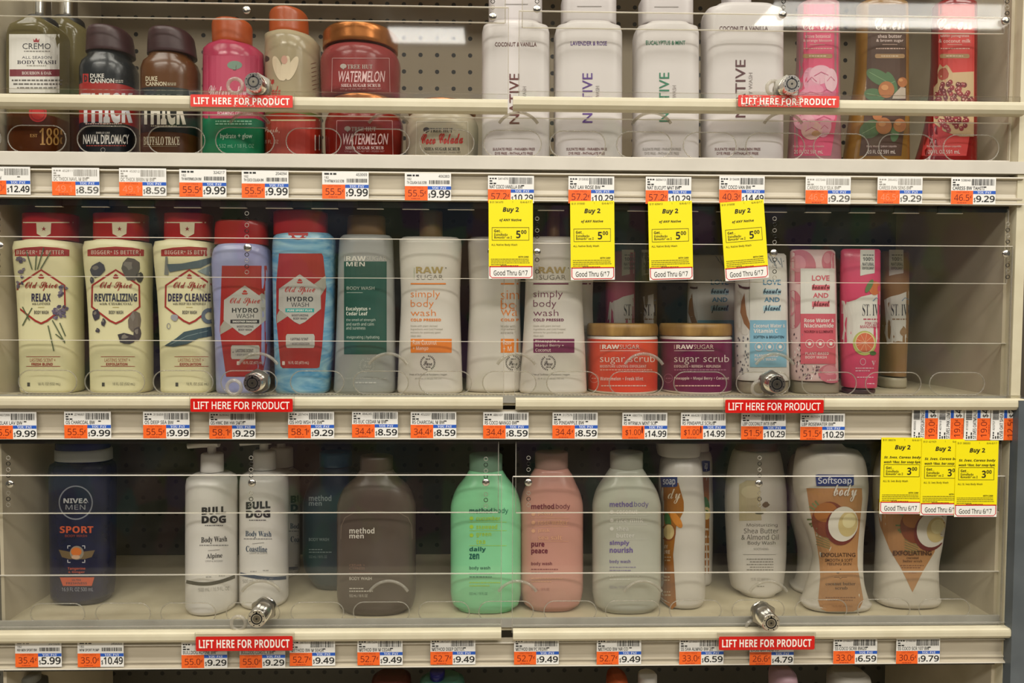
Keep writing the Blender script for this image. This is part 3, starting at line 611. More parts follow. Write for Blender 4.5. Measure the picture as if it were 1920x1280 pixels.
def duke(s, cap, label, kind):
    if kind == 0:
        c0, c1, c2 = '1d2226', '9b2420', '14161a'
    else: c0, c1, c2 = '5a3616', '1b1d1c', '4a2a10'
    def art(g):
        if kind == 0:
            g.rect(s + 7, 138, s + 18, 156, 'a82a26', 0); g.text('D', s + 9.5, 141, s + 15.5, 153, '1d2226', 'b')
            g.text('DUKE', s + 21, 138, s + 47, 146, 'd8d4cc', 'h'); g.text('CANNON', s + 21, 147, s + 66, 156, 'd8d4cc', 'h'); g.words(s + 68, 150, s + 84, 2, 'a8a49c', 1); g.words(s + 68, 153, s + 84, 2, 'a8a49c', 2)
            g.text('THICK', s + 3, 174, s + 101, 231, 'd3d2d6', 'b', .03); g.words(s + 12, 231, s + 80, 2, 'd8b4ac', 2)
            g.text('SMELLS LIKE', s + 32, 247, s + 58, 250.5, 'cfcac2', 'b'); g.text('NAVAL DIPLOMACY', s + 8, 252, s + 94, 270, 'd8d4cc', 'h'); g.words(s + 14, 272, s + 88, 2, '9b3a30', 3); g.ring(s + 45, 281, 4, 4, .7, 'a8a49c', 1)
        else:
            g.text('DUKE', s + 10, 143, s + 32, 152, 'd0c4a8', 'h'); g.text('CANNON', s + 10, 153, s + 49, 161, 'd0c4a8', 'h'); g.words(s + 51, 155, s + 67, 2, 'a89c80', 1); g.words(s + 51, 158, s + 67, 2, 'a89c80', 2)
            g.text('THICK', s - 6 + 8, 180, s + 86, 234, 'cfcabb', 'b', .03); g.words(s + 20, 235, s + 68, 2, 'b0a890', 2)
            g.text('BUFFALO TRACE', s + 6, 256, s + 74, 272, 'c8bda2', 'f'); g.line([(s + 6, 274), (s + 70, 274)], .8, '8a7a58', 1)
    bottle('body_wash_bottle', label, BW, 1, .020, .029, 2.4, [(104, s + 17, s + 100, .85), (114, s + 15, s + 102, .86), (122, s + 5, s + 110, .95), (134, s + 1, s + 114), (301, s + 1, s + 114)], M(c0, .22),
           [('cap', [(cap, s + 17, s + 98), (cap + 8, s + 15, s + 102), (cap + 46, s + 13, s + 108)], M('3d2427', .4), .027, 2.2)], art,  # cap colour has a maroon reflection painted in
           bands=[(163, M(c1, .3)), (244, M(c2, .3))] if kind == 0 else [(170, M(c1, .3)), (247, M(c2, .25))])
duke(148, 59, 'black bottle with a wide red middle band and dark cap', 0)
duke(263, 62, 'amber bottle with a black middle band and dark cap', 1)
OC = M('a64c20', .3); PINK = M('b23a58', .2)
def art(g):
    g.rect(383, 104, 497, 222, 'b8405f', 0); g.ell(440, 122, 14, 8, '6f8a78', 1); g.rect(437, 122, 443, 132, '5a3a3a', 1)
    g.text('Watermelon', 391, 160, 462, 182, 'e0b8c0', 's', .01); g.text('FOAMING GEL WASH', 408, 209, 474, 216, 'e6c4cc', 'h'); g.words(404, 226, 472, 2.5, '8ac8a8', 1); g.words(404, 231, 472, 2.5, '8ac8a8', 2)
    g.text('hydrate + glow', 413, 250, 473, 262, 'c4e6d2', 'g', .01); g.text('532 mL / 18 FL OZ', 411, 270, 476, 277, '8ac8a8')
bottle('body_wash_bottle', 'pink bottle with an orange cap and a green lower part', BW, 1, .022, .034, 2.1, [(86, 399, 470, .75), (92, 388, 486, .85), (100, 381, 496), (301, 380, 499)], PINK,
       [('cap', [(44, 398, 472), (52, 397, 474), (88, 398, 474)], OC, .024, 2)], art, bands=[(221, M('0f7a50', .25))])
CREAM = soft('cream_gel', 'b9ab8c', .25, .15)
def art(g):
    for k in range(7): g.line([(583 + k * .5, 120 + k * 8), (598, 116 + k * 8)], 1.1, '6a4030', 1)
    for x, r in ((521, -.3), (535, .2), (548, .4)): g.ell(x, 128, 8, 24, 'd8c8aa', 1, r)
    g.ell(533, 112, 6, 8, 'c89a86', 2); g.ell(496, 110, 9, 6, '3a3228', 1); g.rect(494, 112, 498, 122, '3a3228', 1)
    g.text('Coco', 490, 140, 514, 158, 'b02a22', 's', .02); g.text('Colada', 494, 160, 526, 178, 'b02a22', 's', .02)
    g.rect(488, 226, 603, 290, 'a02a1a', 0); g.rect(488, 224, 603, 226.5, 'c8b890', 1); g.text('Fresh,', 492, 238, 524, 250, 'd8b0a0', 's'); g.text('18 FL. OZ', 493, 262, 522, 269, 'd8a898'); g.rect(590, 253, 607, 282, 'd8d0c4', 1); g.bars(592, 256, 605, 279, '1a1a1a', 3, 9)
bottle('body_wash_bottle', 'cream bottle with an orange cap and a red base, between pink bottle and stacked jars', BW, 1, .034, .036, 2.1, [(66, 507, 578, .72), (74, 496, 592, .9), (86, 497, 602), (301, 497, 606)], CREAM,
       [('cap', [(25, 507, 575), (32, 505, 578), (70, 505, 580)], OC, .026, 2)], art, bands=[(210, soft('green_gel', '6a7040', .2, .2)), (228, M('8e2716', .25))])
COPPER = mixmat('copper_lid', '9a5c28', 'b8733a', 3, .4, rough=.25, stretch=(12, 1, 1), metal=.65)
def hutjar(x0, x1, lid, top, ybot, base, yf, label, col, kind, inkc, ty):
    cx = (x0 + x1) / 2
    def art(g):
        w = (x1 - x0) * .29
        g.ell(cx - w * .75, ty + 3, 6, 4.5, inkc, 1); g.rect(cx - w * .75 - 1, ty + 4, cx - w * .75 + 1, ty + 9, inkc, 1)
        g.text('TREE HUT', cx - w * .58, ty, cx + w * .5, ty + 8, inkc, 'f')
        if kind == 'w': g.text('WATERMELON', cx - w, ty + 12, cx + w, ty + 33, 'dcb8b8', 'h', -.01, slant=2)
        else: g.text('Coco Colada', cx - w, ty + 11, cx + w, ty + 31, 'b3251f', 's', .02, tilt=-2)
        g.text('SHEA SUGAR SCRUB', cx - w * .84, ty + 36, cx + w * .84, ty + 42, 'dcc4c0' if kind == 'w' else '2c2823', 'f'); g.text('510 g (18 OZ) NET WT / POIDS NET', cx - w * .88, ty + 44, cx + w * .88, ty + 48, 'b88a88' if kind == 'w' else '6c6456')
        if base is None or True:
            k = 'c49a98' if kind == 'w' else 'cfc8b8'
            g.line([(cx - w * 1.22, ty - 12), (cx - w * 1.25, ty + 52)], .9, k, 1); g.line([(cx + w * 1.22, ty - 12), (cx + w * 1.25, ty + 52)], .9, k, 1); g.line([(cx - w * 1.22, ty - 12), (cx + w * 1.22, ty - 12)], .9, k, 1)
    r = X(x1, 300, yf + .045) - X(x0, 300, yf + .045)
    return bottle('scrub_jar', label, 'jar', 1, yf, r / 2, 2.05, [(top, x0 + 12, x1 - 12, .86), (top + 8, x0 + 6, x1 - 6, .94), (top + 26, x0, x1), (ybot, x0 + 2, x1 - 2)], col,
           [('lid', [(lid, x0 + 8, x1 - 8), (lid + 5, x0 + 5, x1 - 5), (top + 1, x0 + 5, x1 - 5)], COPPER, r / 2 * .96, 2)], art, base=base, rb=.006)
lowlid = 190
J1 = hutjar(610, 757, 193, 212, 301, None, .022, 'dark red scrub jar standing on the shelf under another jar', soft('red_scrub', '7c1d14', .15, .2), 'w', '8f8378', 238)
zj = float(PP(680, 193, .022 + .047)[2])
J2 = hutjar(601, 752, 66, 98, 188, zj + .0006, .022, 'red scrub jar with copper lid stacked on top of the other jar', soft('rose_scrub', '9c4444', .2, .2), 'w', 'a89e94', 121)
hutjar(761, 897, 200, 216, 301, None, .022, 'cream scrub jar with red script lettering', soft('cream_scrub', 'b9af98', .15, .25), 'c', '2c2823', 240)
NW = M('d3cdcb', .3); NWS = M('c9c2c2', .3)
def native(x0, x1, top, cap, name, col, label, nx, ny, yf=.020, btx=None):
    def art(g):
        t, a, b, ty = name; g.text(t, a, ty, b, ty + 8, col, 'h', -.012); g.text('NATIVE', nx, ny[0], nx + 19, ny[1], col, 'g', .004, up=True)
        g.text('BODY WASH', nx + 25, ny[0] + 24, nx + 32, ny[1] - 20, '9a9290', 'g', 0, up=True)
        a, b = btx; g.text('SULFATE FREE - PARABEN FREE', a, 277, b, 282, '6d3f3c' if col != '2c7a5c' else '9a948e', 'h', -.01); g.text('DYE FREE - PHTHALATE FREE', a + 4, 285, b - 4, 290, '6d3f3c' if col != '2c7a5c' else '9a948e', 'h', -.01)
    h = .026
    bottle('body_wash_bottle', label, BW, 1, yf, h, 4.5, [(top, x0 + 16, x1 - 16, .985), (top + 3, x0 + 8, x1 - 8, .99), (top + 8, x0 + 3, x1 - 3, .995), (top + 18, x0 + .5, x1 - .5), (301, x0 + .5, x1 - .5)], NW,
           [('cap', [(cap[0], cap[1] + 2, cap[2] - 2), (cap[0] + 4, cap[1], cap[2]), (top + 1, cap[1], cap[2])], NWS, .021, 4.5, 0, .0015, lambda g: g.line([(cap[1] + .3 * (cap[2] - cap[1]), cap[0] + 10), (cap[1] + .74 * (cap[2] - cap[1]), cap[0] + 10)], 1.6, '8f8884'))], art, rt=.003)
native(903, 1030, 50, (-2, 916, 1016), ('COCONUT & VANILLA', 928, 1006, 79), '5e2b26', 'square white bottle with brown lettering, beside the cream scrub jar', 955, (138, 232), btx=(924, 1003))
native(1037, 1166, 51, (2, 1051, 1155), ('LAVENDER & ROSE', 1070, 1138, 77), '5a3a86', 'square white bottle with purple lettering', 1092, (137, 230), btx=(1062, 1138))
native(1184, 1310, 52, (3, 1196, 1299), ('EUCALYPTUS & MINT', 1211, 1285, 76), '2c7a5c', 'square white bottle with green lettering', 1236, (136, 228), btx=(1205, 1277))
native(1312, 1468, 18, (-30, 1352, 1408), ('COCONUT & VANILLA', 1349, 1440, 49), '59363a', 'widest and tallest white bottle with brown lettering', 1379, (112, 220), btx=(1340, 1426))
def caress(prof, lt, lb, cbody, clab, label, name, nx, deco, tx):
    def art(g):
        l0, l1 = lt; b0, b1 = lb
        g.poly([(l0, 8), (l1, 8), (l1, 200), (b1, 292), (b0, 292), (l0 - .35 * (l0 - b0), 200)], clab, 0)
        g.text('Caress', nx[0], 34, nx[1], 56, 'e6dcd6', 'z', .016); g.text(name[0], nx[0] + 6, 64, nx[1] - 6, 71, 'dcc8c0', 'g'); g.text(name[1], nx[0] + 3, 73, nx[1] - 3, 80, 'dcc8c0', 'g')
        c = (nx[0] + nx[1]) / 2; g.rect(c - 14, 83, c + 14, 84, 'c8a898', 1); g.words(c - 26, 90, c + 28, 2, 'c8a898', 3); g.rect(c - 28, 101, c + 28, 109, 'a8865e', 1, r=3.5); g.words(c - 16, 104, c + 16, 2, 'd8c4a8', 4, 2)
        deco(g); g.text('Body Wash / Jabon Liquido', tx[0], 272, tx[1], 277, 'd8c0b8', lay=4); g.text('20 FL OZ 591 mL', tx[0] + 2, 281, tx[1] - 2, 288, 'e2d4cc', 'n', .01, lay=4)
    bottle('body_wash_bottle', label, BW, 1, .020, .021, 2.6, prof, cbody, [('cap', [(-42, prof[0][1] + 22, prof[0][2] - 16), (0, prof[0][1] + 18, prof[0][2] - 12)], M('b8a890', .3), .014, 2)], art)
def peony(g):
    r = random.Random(3)
    for cx, cy, rx, ry, c in ((1540, 140, 22, 18, 'd6a9b6'), (1522, 152, 16, 26, 'd090a4'), (1558, 150, 12, 22, 'd8b2bc'), (1520, 176, 26, 14, 'd58aa2'), (1550, 172, 18, 16, 'cc6a8c'), (1518, 215, 32, 12, 'd992a8'), (1545, 222, 22, 14, 'd77d98'), (1508, 228, 20, 16, 'dca4b2'), (1522, 244, 20, 18, 'd9b0a6'), (1546, 240, 12, 18, 'd89eae')):
        g.ell(cx, cy, rx, ry, c, 1 + r.randint(0, 2), r.uniform(-.5, .5)); g.line([(cx - rx * .6, cy + 2), (cx, cy - ry * .3), (cx + rx * .6, cy + 1)], 1.2, 'c25c80', 4)
    g.blob(1530, 250, 10, 6, 'c89a6a', 4)
caress([(8, 1494, 1574, .9), (120, 1492, 1575), (220, 1480, 1576), (301, 1474, 1578)], (1494, 1572), (1476, 1558), soft('pink_clear', 'b98a8e', .3, .15), 'cf4f70', 'pink bottle with a large pale flower on its label', ('active botanical', '& orange blossom'), (1503, 1563), peony, (1487, 1545))
def nuts(g):
    for cx, cy, rx, ry, q in ((1648, 145, 26, 13, .5), (1640, 178, 20, 12, .2), (1672, 155, 8, 22, -.4), (1632, 242, 22, 16, -.5), (1678, 250, 8, 16, .2)):
        g.ell(cx, cy, rx, ry, '4c6b45', 1, q); g.line([(cx - rx * .8 * math.cos(q), cy - rx * .8 * math.sin(q)), (cx + rx * .8 * math.cos(q), cy + rx * .8 * math.sin(q))], 1, '7f9a70', 2)
    g.poly([(1675, 178), (1690, 162), (1698, 165), (1698, 185), (1673, 185)], 'b8a99a', 2)
    for cx, cy, r_ in ((1662, 168, 15), (1692, 154, 9), (1657, 236, 15), (1687, 235, 12), (1645, 216, 9)): g.ell(cx, cy, r_, r_ * 1.05, 'a8693c', 3); g.ell(cx - 3, cy - 4, r_ * .45, r_ * .35, 'c48a58', 4)
caress([(8, 1604, 1703, .9), (120, 1602, 1704), (220, 1590, 1705), (301, 1576, 1706)], (1629, 1699), (1611, 1690), M('84602a', .2), '4a3020', 'brown and gold bottle with leaves and nuts on its label', ('shea butter', '& brown sugar'), (1640, 1697), nuts, (1625, 1681))
def pom(g):
    g.poly([(1762, 120), (1768, 126), (1775, 121), (1780, 126), (1786, 136), (1826, 134), (1826, 256), (1800, 256), (1770, 246), (1746, 226), (1738, 200), (1744, 172), (1758, 155), (1758, 132)], 'c4a880', 1)
    g.blob(1768, 138, 12, 13, 'a84a3c', 2, seed=4); r = random.Random(5)
    for k in range(95):
        a = r.uniform(0, 6.28); q = r.random()**.5; x, y = 1788 + 36 * q * math.cos(a), 196 + 50 * q * math.sin(a)
        if x < 1825 and not (x < 1765 and y < 165): g.ell(x, y, 4.6, 4.9, r.choice(('7c1f28', '8c2830', '6a1822', '9c3a3c')), 2 + k % 3, 0, 10); g.ell(x - 1.2, y - 1.4, 1.2, 1.2, 'd8a8a0', 5, 0, 6)
caress([(8, 1746, 1832, .9), (120, 1744, 1832), (220, 1734, 1832), (301, 1708, 1832)], (1749, 1827), (1728, 1812), M('7c1512', .15), 'c43a36', 'red bottle with an opened pomegranate on its label', ('tahitian pomegranate', '& coconut milk'), (1757, 1823), pom, (1738, 1802))
# ------------------------------------------------------------------ products, middle shelf
OSC = M('e0dab0', .3); OSR = M('a31d1c', .3); RK = 'a02a24'
def hexa(g, cx, cy, w, h, m, lay, wd=None, r=.0):
    p = [(cx, cy - h), (cx + w * .25, cy - h * .86), (cx + w, cy - h * .42), (cx + w * 1.02, cy + h * .38), (cx + w * .25, cy + h * .9), (cx, cy + h), (cx - w * .25, cy + h * .9), (cx - w * 1.02, cy + h * .38), (cx - w, cy - h * .42), (cx - w * .25, cy - h * .86)]
    if wd: g.line(p, wd, m, lay, True)
    else: g.poly(p, m, lay)
def ship(g, cx, cy, m, lay):
    g.poly([(cx - 6, cy + 1), (cx + 6, cy + 1), (cx + 4, cy + 4), (cx - 4, cy + 4)], m, lay); g.poly([(cx - 4, cy), (cx - 3, cy - 3), (cx, cy - 5), (cx + 4, cy - 2), (cx + 4, cy)], m, lay)
def spice(dx, x0, x1, capx, name, sub, foot, label, deco, hx, namew):
    def art(g):
        a, b = hx[0] - 53 + 0, hx[0] + 53
        g.poly([(a, 480), (a, 468), (a + 22, 464), (hx[0], 462), (b - 22, 464), (b, 468), (b, 480)], 'a0302a', 0); g.text('BIGGER* IS BETTER', a + 7, 469, b - 10, 476.5, 'dcc8b8', 'b', -.02)
        hexa(g, hx[0], 556, 44, 50, 'e0dab0', 2); hexa(g, hx[0], 556, 44, 50, RK, 3, 3.6); deco(g); ship(g, hx[0], 518, RK, 4)
        g.text('Old Spice', hx[0] - 30, 528, hx[0] + 31, 545, RK, 'z', .012, lay=6); g.text(name, hx[0] - namew, 550, hx[0] + namew, 565, '2c2a4e' if name != 'REVITALIZING' else '34364a', 'b', .01, lay=6)
        g.text(sub, hx[0] - namew * .62 - 6, 567, hx[0] + namew * .62 + 6, 571.5, '5a5648', 'f', lay=6); g.rect(hx[0] - 6, 575.5, hx[0] + 6, 576.3, 'a8963c', 6); g.text('BODY WASH', hx[0] - 13, 582, hx[0] + 14, 588.5, '4c4a48', 'b', lay=6)
        a = hx[0] - 28; g.rect(a, 668, a + 64, 668.9, RK, 1); g.rect(a, 686, a + 64, 686.9, RK, 1); g.text('LASTING SCENT +', a + 7, 671.5, a + 55, 678, 'a8503c'); g.text(foot, a + 10, 680, a + 50, 685, RK, 'b', .01)
        g.rect(a + 2, 717, a + 7, 724, '4a4842', 1); g.text('18 FL OZ (532 mL)', a + 22, 717, a + 64, 723.5, '6a6858')
    def badge(g):
        cx = (capx[0] + capx[1]) / 2 - (4 if dx else 14); g.rect(capx[0] + 1, 416, capx[1] - 1, 418, 'd8cfae', 0); g.poly([(cx - 14, 418), (cx + 14, 418), (cx + 13, 438), (cx, 445), (cx - 13, 438)], 'd8cfae', 1); g.text('★', cx - 4.5, 424, cx + 4.5, 433, '8c2420', 'g', lay=2)
    bottle('body_wash_bottle', label, BW, 2, .0185, .026, 3.2, [(450, x0 + 20, x1 - 18, .92), (455, x0 + 3, x1 - 3, .96), (466, x0, x1), (560, x0 + 8, x1 - 1), (640, x0 + 12, x1), (741, x0 + 14, x1 + 1)], OSC,
           [('cap', [(402, capx[0], capx[1]), (404, capx[0], capx[1]), (452, capx[0], capx[1])], OSR, .023, 3, 0, .001, badge)], art)
def lav(g):
    for a in (((60, 505), (49, 470)), ((66, 506), (68, 478)), ((76, 504), (95, 472)), ((70, 505), (82, 464)), ((42, 610), (60, 577)), ((42, 575), (55, 600)), ((90, 610), (101, 658)), ((98, 600), (122, 643)), ((104, 626), (122, 640)), ((112, 605), (123, 630))):
        g.line([a[0], a[1]], 2.2, '586446', 5)
    r = random.Random(8)
    for cx, cy, n_, sp in ((38, 510, 16, (7, 34)), (117, 560, 20, (9, 34)), (110, 588, 16, (12, 10))):
        for k in range(n_): g.blob(cx + r.uniform(-1, 1) * sp[0], cy + r.uniform(-1, 1) * sp[1] * .8, 4.6, 4.2, r.choice(('58506a', '6d6478', '4b4458', '7b7280')), 5 + k % 3, 7, .5, k)
spice(0, 24, 160, (42, 150), 'RELAX', 'with LAVENDER', 'FRESH BLEND', 'cream bottle with a red cap and lavender sprigs on the label', lav, (77, 0), 18)
def coal(g):
    for cx, cy, rx, ry, c, s_ in ((182, 506, 16, 17, '47454c', 1), (246, 503, 25, 24, '5a544c', 2), (262, 520, 8, 12, '3c3836', 3), (252, 600, 14, 24, '6d655a', 4), (238, 635, 22, 14, '3a363a', 5), (258, 625, 10, 16, '4a4444', 6), (180, 590, 8, 12, '3e3a44', 7), (194, 604, 5, 9, '3e3a44', 8), (183, 619, 5, 5, '44404a', 9), (172, 525, 5, 7, '47454c', 10)):
        g.blob(cx, cy, rx, ry, c, 5, 10, .35, s_); g.blob(cx - rx * .2, cy - ry * .25, rx * .45, ry * .4, '7d776e', 6, 8, .5, s_ + 20)
spice(1, 156, 289, (175, 281), 'REVITALIZING', 'with CHARCOAL', 'EXFOLIATION', 'cream bottle with a red cap and black charcoal lumps on the label', coal, (217, 0), 40)
def sea(g):
    g.poly([(312, 495), (340, 494), (372, 488), (397, 482), (397, 492), (376, 502), (345, 505), (318, 510)], '54646a', 5); g.poly([(310, 481), (314, 481), (316, 515), (308, 515)], '7d8078', 5)
    g.poly([(308, 648), (330, 634), (345, 622), (372, 616), (396, 612), (398, 630), (372, 634), (350, 645), (325, 650)], '3c525a', 5); g.line([(318, 646), (350, 630), (390, 620)], 1.2, '7a8c8e', 6)
    g.ring(392, 592, 11, 11, 7, '64707c', 6); g.blob(327, 595, 9, 7, '9a9aa2', 5, seed=2); g.ring(316, 611, 3, 5, 1.2, '8a8a92', 5); g.poly([(370, 508), (398, 496), (400, 520), (385, 515)], '8c9c9a', 5)
spice(1, 288, 407, (308, 402), 'DEEP CLEANSE', 'with DEEP SEA MINERALS', 'EXFOLIATION', 'cream bottle with a red cap and seaweed leaves on the label', sea, (355, 0), 40)
LILAC = mixmat('lilac_gel', '8f93bd', 'a6a9cc', 9, 2, rough=.22); BLUSW = mixmat('blue_swirl', '3c86b4', '9cc4d2', 14, 3.5, rough=.22, stretch=(.6, 1, 2.2), lo=.3, hi=.7)
def hydro(prof, cap, mat, label, lab, ec, sub, subc, subw, plate, dx, w2, oz, tongue):
    def art(g):
        g.poly(lab, '9c221c', 0); x0 = min(p[0] for p in lab); x1 = max(p[0] for p in lab); cx, cy = ec
        g.poly([(x0 + 1, cy + 45), (x0 + 1, cy + 30), (cx - 30, cy + 5), (cx - 20, cy + 30)], '9c998c', 1); g.poly([(x1 - 1, cy - 45), (x1 - 1, cy - 22), (cx + 34, cy + 2), (cx + 22, cy - 25)], '9c998c', 1)
        hexa(g, cx, cy, 39, 47, 'aeaca4', 2); ship(g, cx, cy - 34, 'a83028', 3); g.text('Old Spice', cx - 28, cy - 24, cx + 29, cy - 9, 'a83028', 'z', .012, lay=3)
        g.text('HYDRO', cx - 24, cy - 5, cx + 25, cy + 4, '2c2c30', 'b', lay=3); g.text('WASH', cx - 16, cy + 6, cx + 17, cy + 14, '3c3c40', lay=3)
        g.rect(cx - subw, cy + 17, cx + subw, cy + 24, subc, 3); g.text(sub, cx - subw + 4, cy + 18.8, cx + subw - 4, cy + 22.4, 'e0ded4', 'b', lay=4)
        g.text('MOISTURIZING', cx - 15, cy + 28, cx + 16, cy + 32, '46444a', 'b', lay=3); g.text('BODY WASH', cx - 12, cy + 34, cx + 13, cy + 38, '46444a', 'b', lay=3)
        g.poly([(cx - 26, cy + 69), (cx - 24, cy + 65), (cx + 26, cy + 65), (cx + 28, cy + 69), (cx + 28, cy + 87), (cx + 26, cy + 91), (cx - 24, cy + 91), (cx - 26, cy + 87)], 'b0aea6', 2)
        g.text('LASTING SCENT', cx - 17, cy + 72, cx + 16, cy + 78, '504e54', 'b', lay=3); g.text(plate, cx - 18, cy + 81, cx + 18, cy + 85, '6a686c', 'b', lay=3); g.ell(cx - 22, cy + 78, 1.2, 1.2, '6a686c', 3); g.ell(cx + 23, cy + 78, 1.2, 1.2, '6a686c', 3)
        g.text('16 FL OZ (473 mL)', oz, 677, oz + 39, 684, 'd8c8c0', 'n', .01, lay=2); g.rect(oz - 11, 677, oz - 6, 684, 'd8c8c0', 2)
        if tongue: g.poly([(cx - 22, 436), (cx + 16, 436), (cx + 15, 441), (cx + 9, 447), (cx - 3, 449), (cx - 15, 447), (cx - 21, 441)], 'a8201c', 1)
    bottle('body_wash_bottle', label, BW, 2, .0185, .025, 3.0, prof, mat, [('cap', cap, OSR, .021, 2.8)], art)
hydro([(458, 408, 502, .9), (468, 401, 508), (490, 397, 511), (600, 402, 509), (741, 406, 506)], [(415, 406, 500), (418, 404, 503), (460, 402, 505)], LILAC, 'lilac bottle with a red cap and red front, behind a cylinder lock', [(416, 498), (500, 498), (508, 560), (500, 660), (492, 706), (424, 706), (412, 620)], (459, 582), 'SMOOTHER SWAGGER', '202024', 27, '+ BODY HYDRATION', 0, 0, 455, False)
hydro([(438, 518, 624, .9), (446, 513, 629), (460, 511, 631), (500, 511, 630), (640, 514, 628), (741, 517, 620)], [(396, 516, 612), (399, 513, 615), (442, 513, 616)], BLUSW, 'blue swirled bottle with a red cap and red front', [(523, 475), (603, 475), (606, 480), (612, 540), (604, 650), (599, 688), (594, 690), (530, 690), (526, 686), (518, 600), (518, 530)], (562, 561), 'PURE SPORT PLUS', '2c9c98', 27, '+ MOISTURIZATION', 0, 0, 540, True)
RWH = M('d2ccc2', .32); BAMB = mixmat('bamboo_lid', '7a5828', 'b48e50', 5, 2, rough=.45, stretch=(3, 3, 1)); BROWNC = mixmat('bamboo_cap', '5f4626', '7a5c34', 6, 1, rough=.45)
def stamp(g, cx, cy, m, r=13):
    for k in range(26):
        a = k * 2 * math.pi / 26
        if k % 13 not in (5, 6): g.line([(cx + (r - 1.6) * math.cos(a), cy + (r - 1.6) * math.sin(a)), (cx + (r + 1.4) * math.cos(a), cy + (r + 1.4) * math.sin(a))], 1.5, m, 1)
    g.text('Pure', cx - 8, cy - 4, cx + 8, cy + 5, m, 's', .01); g.words(cx - 4, cy - 8, cx + 5, 1.6, m, 1); g.words(cx - 4, cy + 7, cx + 5, 1.6, m, 2)
def art(g):
    g.rect(645, 490, 725, 664, '084a3e', 0); g.text('RAW', 649, 480, 686, 489, 'cfccc2', 'b', .01); g.text('SUGAR', 687, 480, 725, 489, 'bab8ae', 'l'); g.rect(645.5, 479, 646.5, 489, 'cfccc2', 1)
    g.text('MEN', 649, 491, 684, 499, 'cfccc2', 'b', lay=2); g.text('BODY WASH', 650, 537, 702, 543, 'b4c0b6', 'n', .01); g.rect(650, 548, 680, 548.8, 'b4c0b6', 1)
    g.text('Eucalyptus +', 649, 575, 695, 584, 'd4d8cc', 'b'); g.text('Cedar Leaf', 649, 584, 689, 591, 'd4d8cc', 'b')
    for j, t in enumerate(('the smell of strength', 'and earth and calm', 'and sureness')): g.text(t, 649, 597 + j * 7.3, 649 + (55, 52, 36)[j], 603 + j * 7.3, 'b8c4b8')
    g.text('invigorating | hydrating', 650, 629, 711, 636, 'b8c4b8'); stamp(g, 688, 685, 'b4b4ae'); g.text('Free of Sulfates & Parabens | Plant Derived', 646, 707, 724, 712, 'c4c4be'); g.words(666, 716, 708, 2.5, 'c0c0ba', 5)
bottle('body_wash_bottle', 'grey tapered bottle with a dark green front panel', BW, 2, .0195, .026, 2.6, [(442, 640, 735, .8), (448, 637, 737, .84), (560, 633, 741), (741, 626, 743)], M('989a96', .35), [('cap', [(405, 652, 722), (442, 650, 724)], BROWNC, .016, 2)], art)
def raw(prof, x, label, col, nm, stx, yf, cut=None, short=False):
    def art(g):
        if cut: g.A = None
        s = x
        def T(t, a, b, c, d, *k, **q):
            if cut: t, c = cut.get(t, (None, None)) if t in cut else (t, c)
            if t: g.text(t, a, b, c, d, *k, **q)
        if not cut: g.text('RAW', s + 10, 500, s + 61, 512, 'a8935a', 'b', .01); g.text('SUGAR', s + 11, 515, s + 61, 524, '7a766c', 'l'); g.rect(s + 6, 502, s + 7, 523, '9aa88a', 1); g.ell(s + 66, 502, 1, 1, '5a564c', 1)
        e = s + 66 if not cut else s + 33
        g.rect(s, 530.5, e, 533, col, 1)
        T('simply', s, 544, s + 55, 561, col, 'l', -.004); T('body', s, 562, s + 43, 579, col, 'l', -.004); T('wash', s, 580, s + 47, 592, col, 'l', -.004); T('COLD PRESSED', s, 597, s + 57, 602, col, 'b', .01)
        for j, t in enumerate(('Made with plant derived', 'ingredients and Cold Pressed', 'extracts for positively good', 'clean skin.')): g.text(t if not cut else t[:10], s, 609 + j * 6, s + ((50, 60, 56, 20)[j] if not cut else 28), 613.5 + j * 6, '9a9484') if not cut or j < 3 else None
        if not short:
            g.rect(s, 635, s + 77 if not cut else e, 661, col, 0); 
            for j, t in enumerate(nm): g.text(t if not cut else t[:3], s + 4, 637 + j * (24 / len(nm)), s + (4 + len(t) * 4.1 if not cut else 20), 637 + (j + .75) * (24 / len(nm)), 'e8dccc')
            stamp(g, stx, 680, '4a4842'); 
            if not cut: g.text('Free of Sulfates & Parabens | Vegan', s - 2, 700, s + 68, 704.5, '5a5850'); g.text('25 fl. oz. (1.56 pt) 740 mL', s + 8, 708, s + 58, 711.5, '8a887e')
    bottle('body_wash_bottle', label, BW, 2, yf, .026, 2.8, prof, RWH, [('cap', [(396, prof[0][1] + 35, prof[0][2] - 32), (446, prof[0][1] + 34, prof[0][2] - 32)], BROWNC, .016, 2)], art)
def rp(a, b): return [(446, a + 6, b - 6, .8), (449, a + 3, b - 3, .84), (458, a + 3, b - 2, .86), (560, a + 6, b - 5, .97), (640, a + 3, b - 3), (741, a - 1, b)]
raw(rp(746, 868), 770, 'white tapered bottle with an orange band, between grey bottle and turned one', 'e27e20', ('Raw Coconut', '+ Mango'), 802, .0195)
raw(rp(874, 980), 939, 'white tapered bottle turned aside, its orange lettering cut by its neighbour', 'e27e20', ('Raw Coconut', '+ Mango'), 962, .040, cut={'simply': ('sim', 973), 'body': ('bo', 968), 'wash': ('wa', 970), 'COLD PRESSED': ('COLD P', 973)})
raw([(446, 991, 1082, .8), (449, 988, 1088, .84), (458, 987, 1090, .86), (560, 984, 1092, .97), (640, 980, 1096), (741, 973, 1100)], 1000, 'white tapered bottle with a maroon band beside the coral jar', '6c1c46', ('Pineapple +', 'Maqui Berry +', 'Coconut'), 1028, .0195)
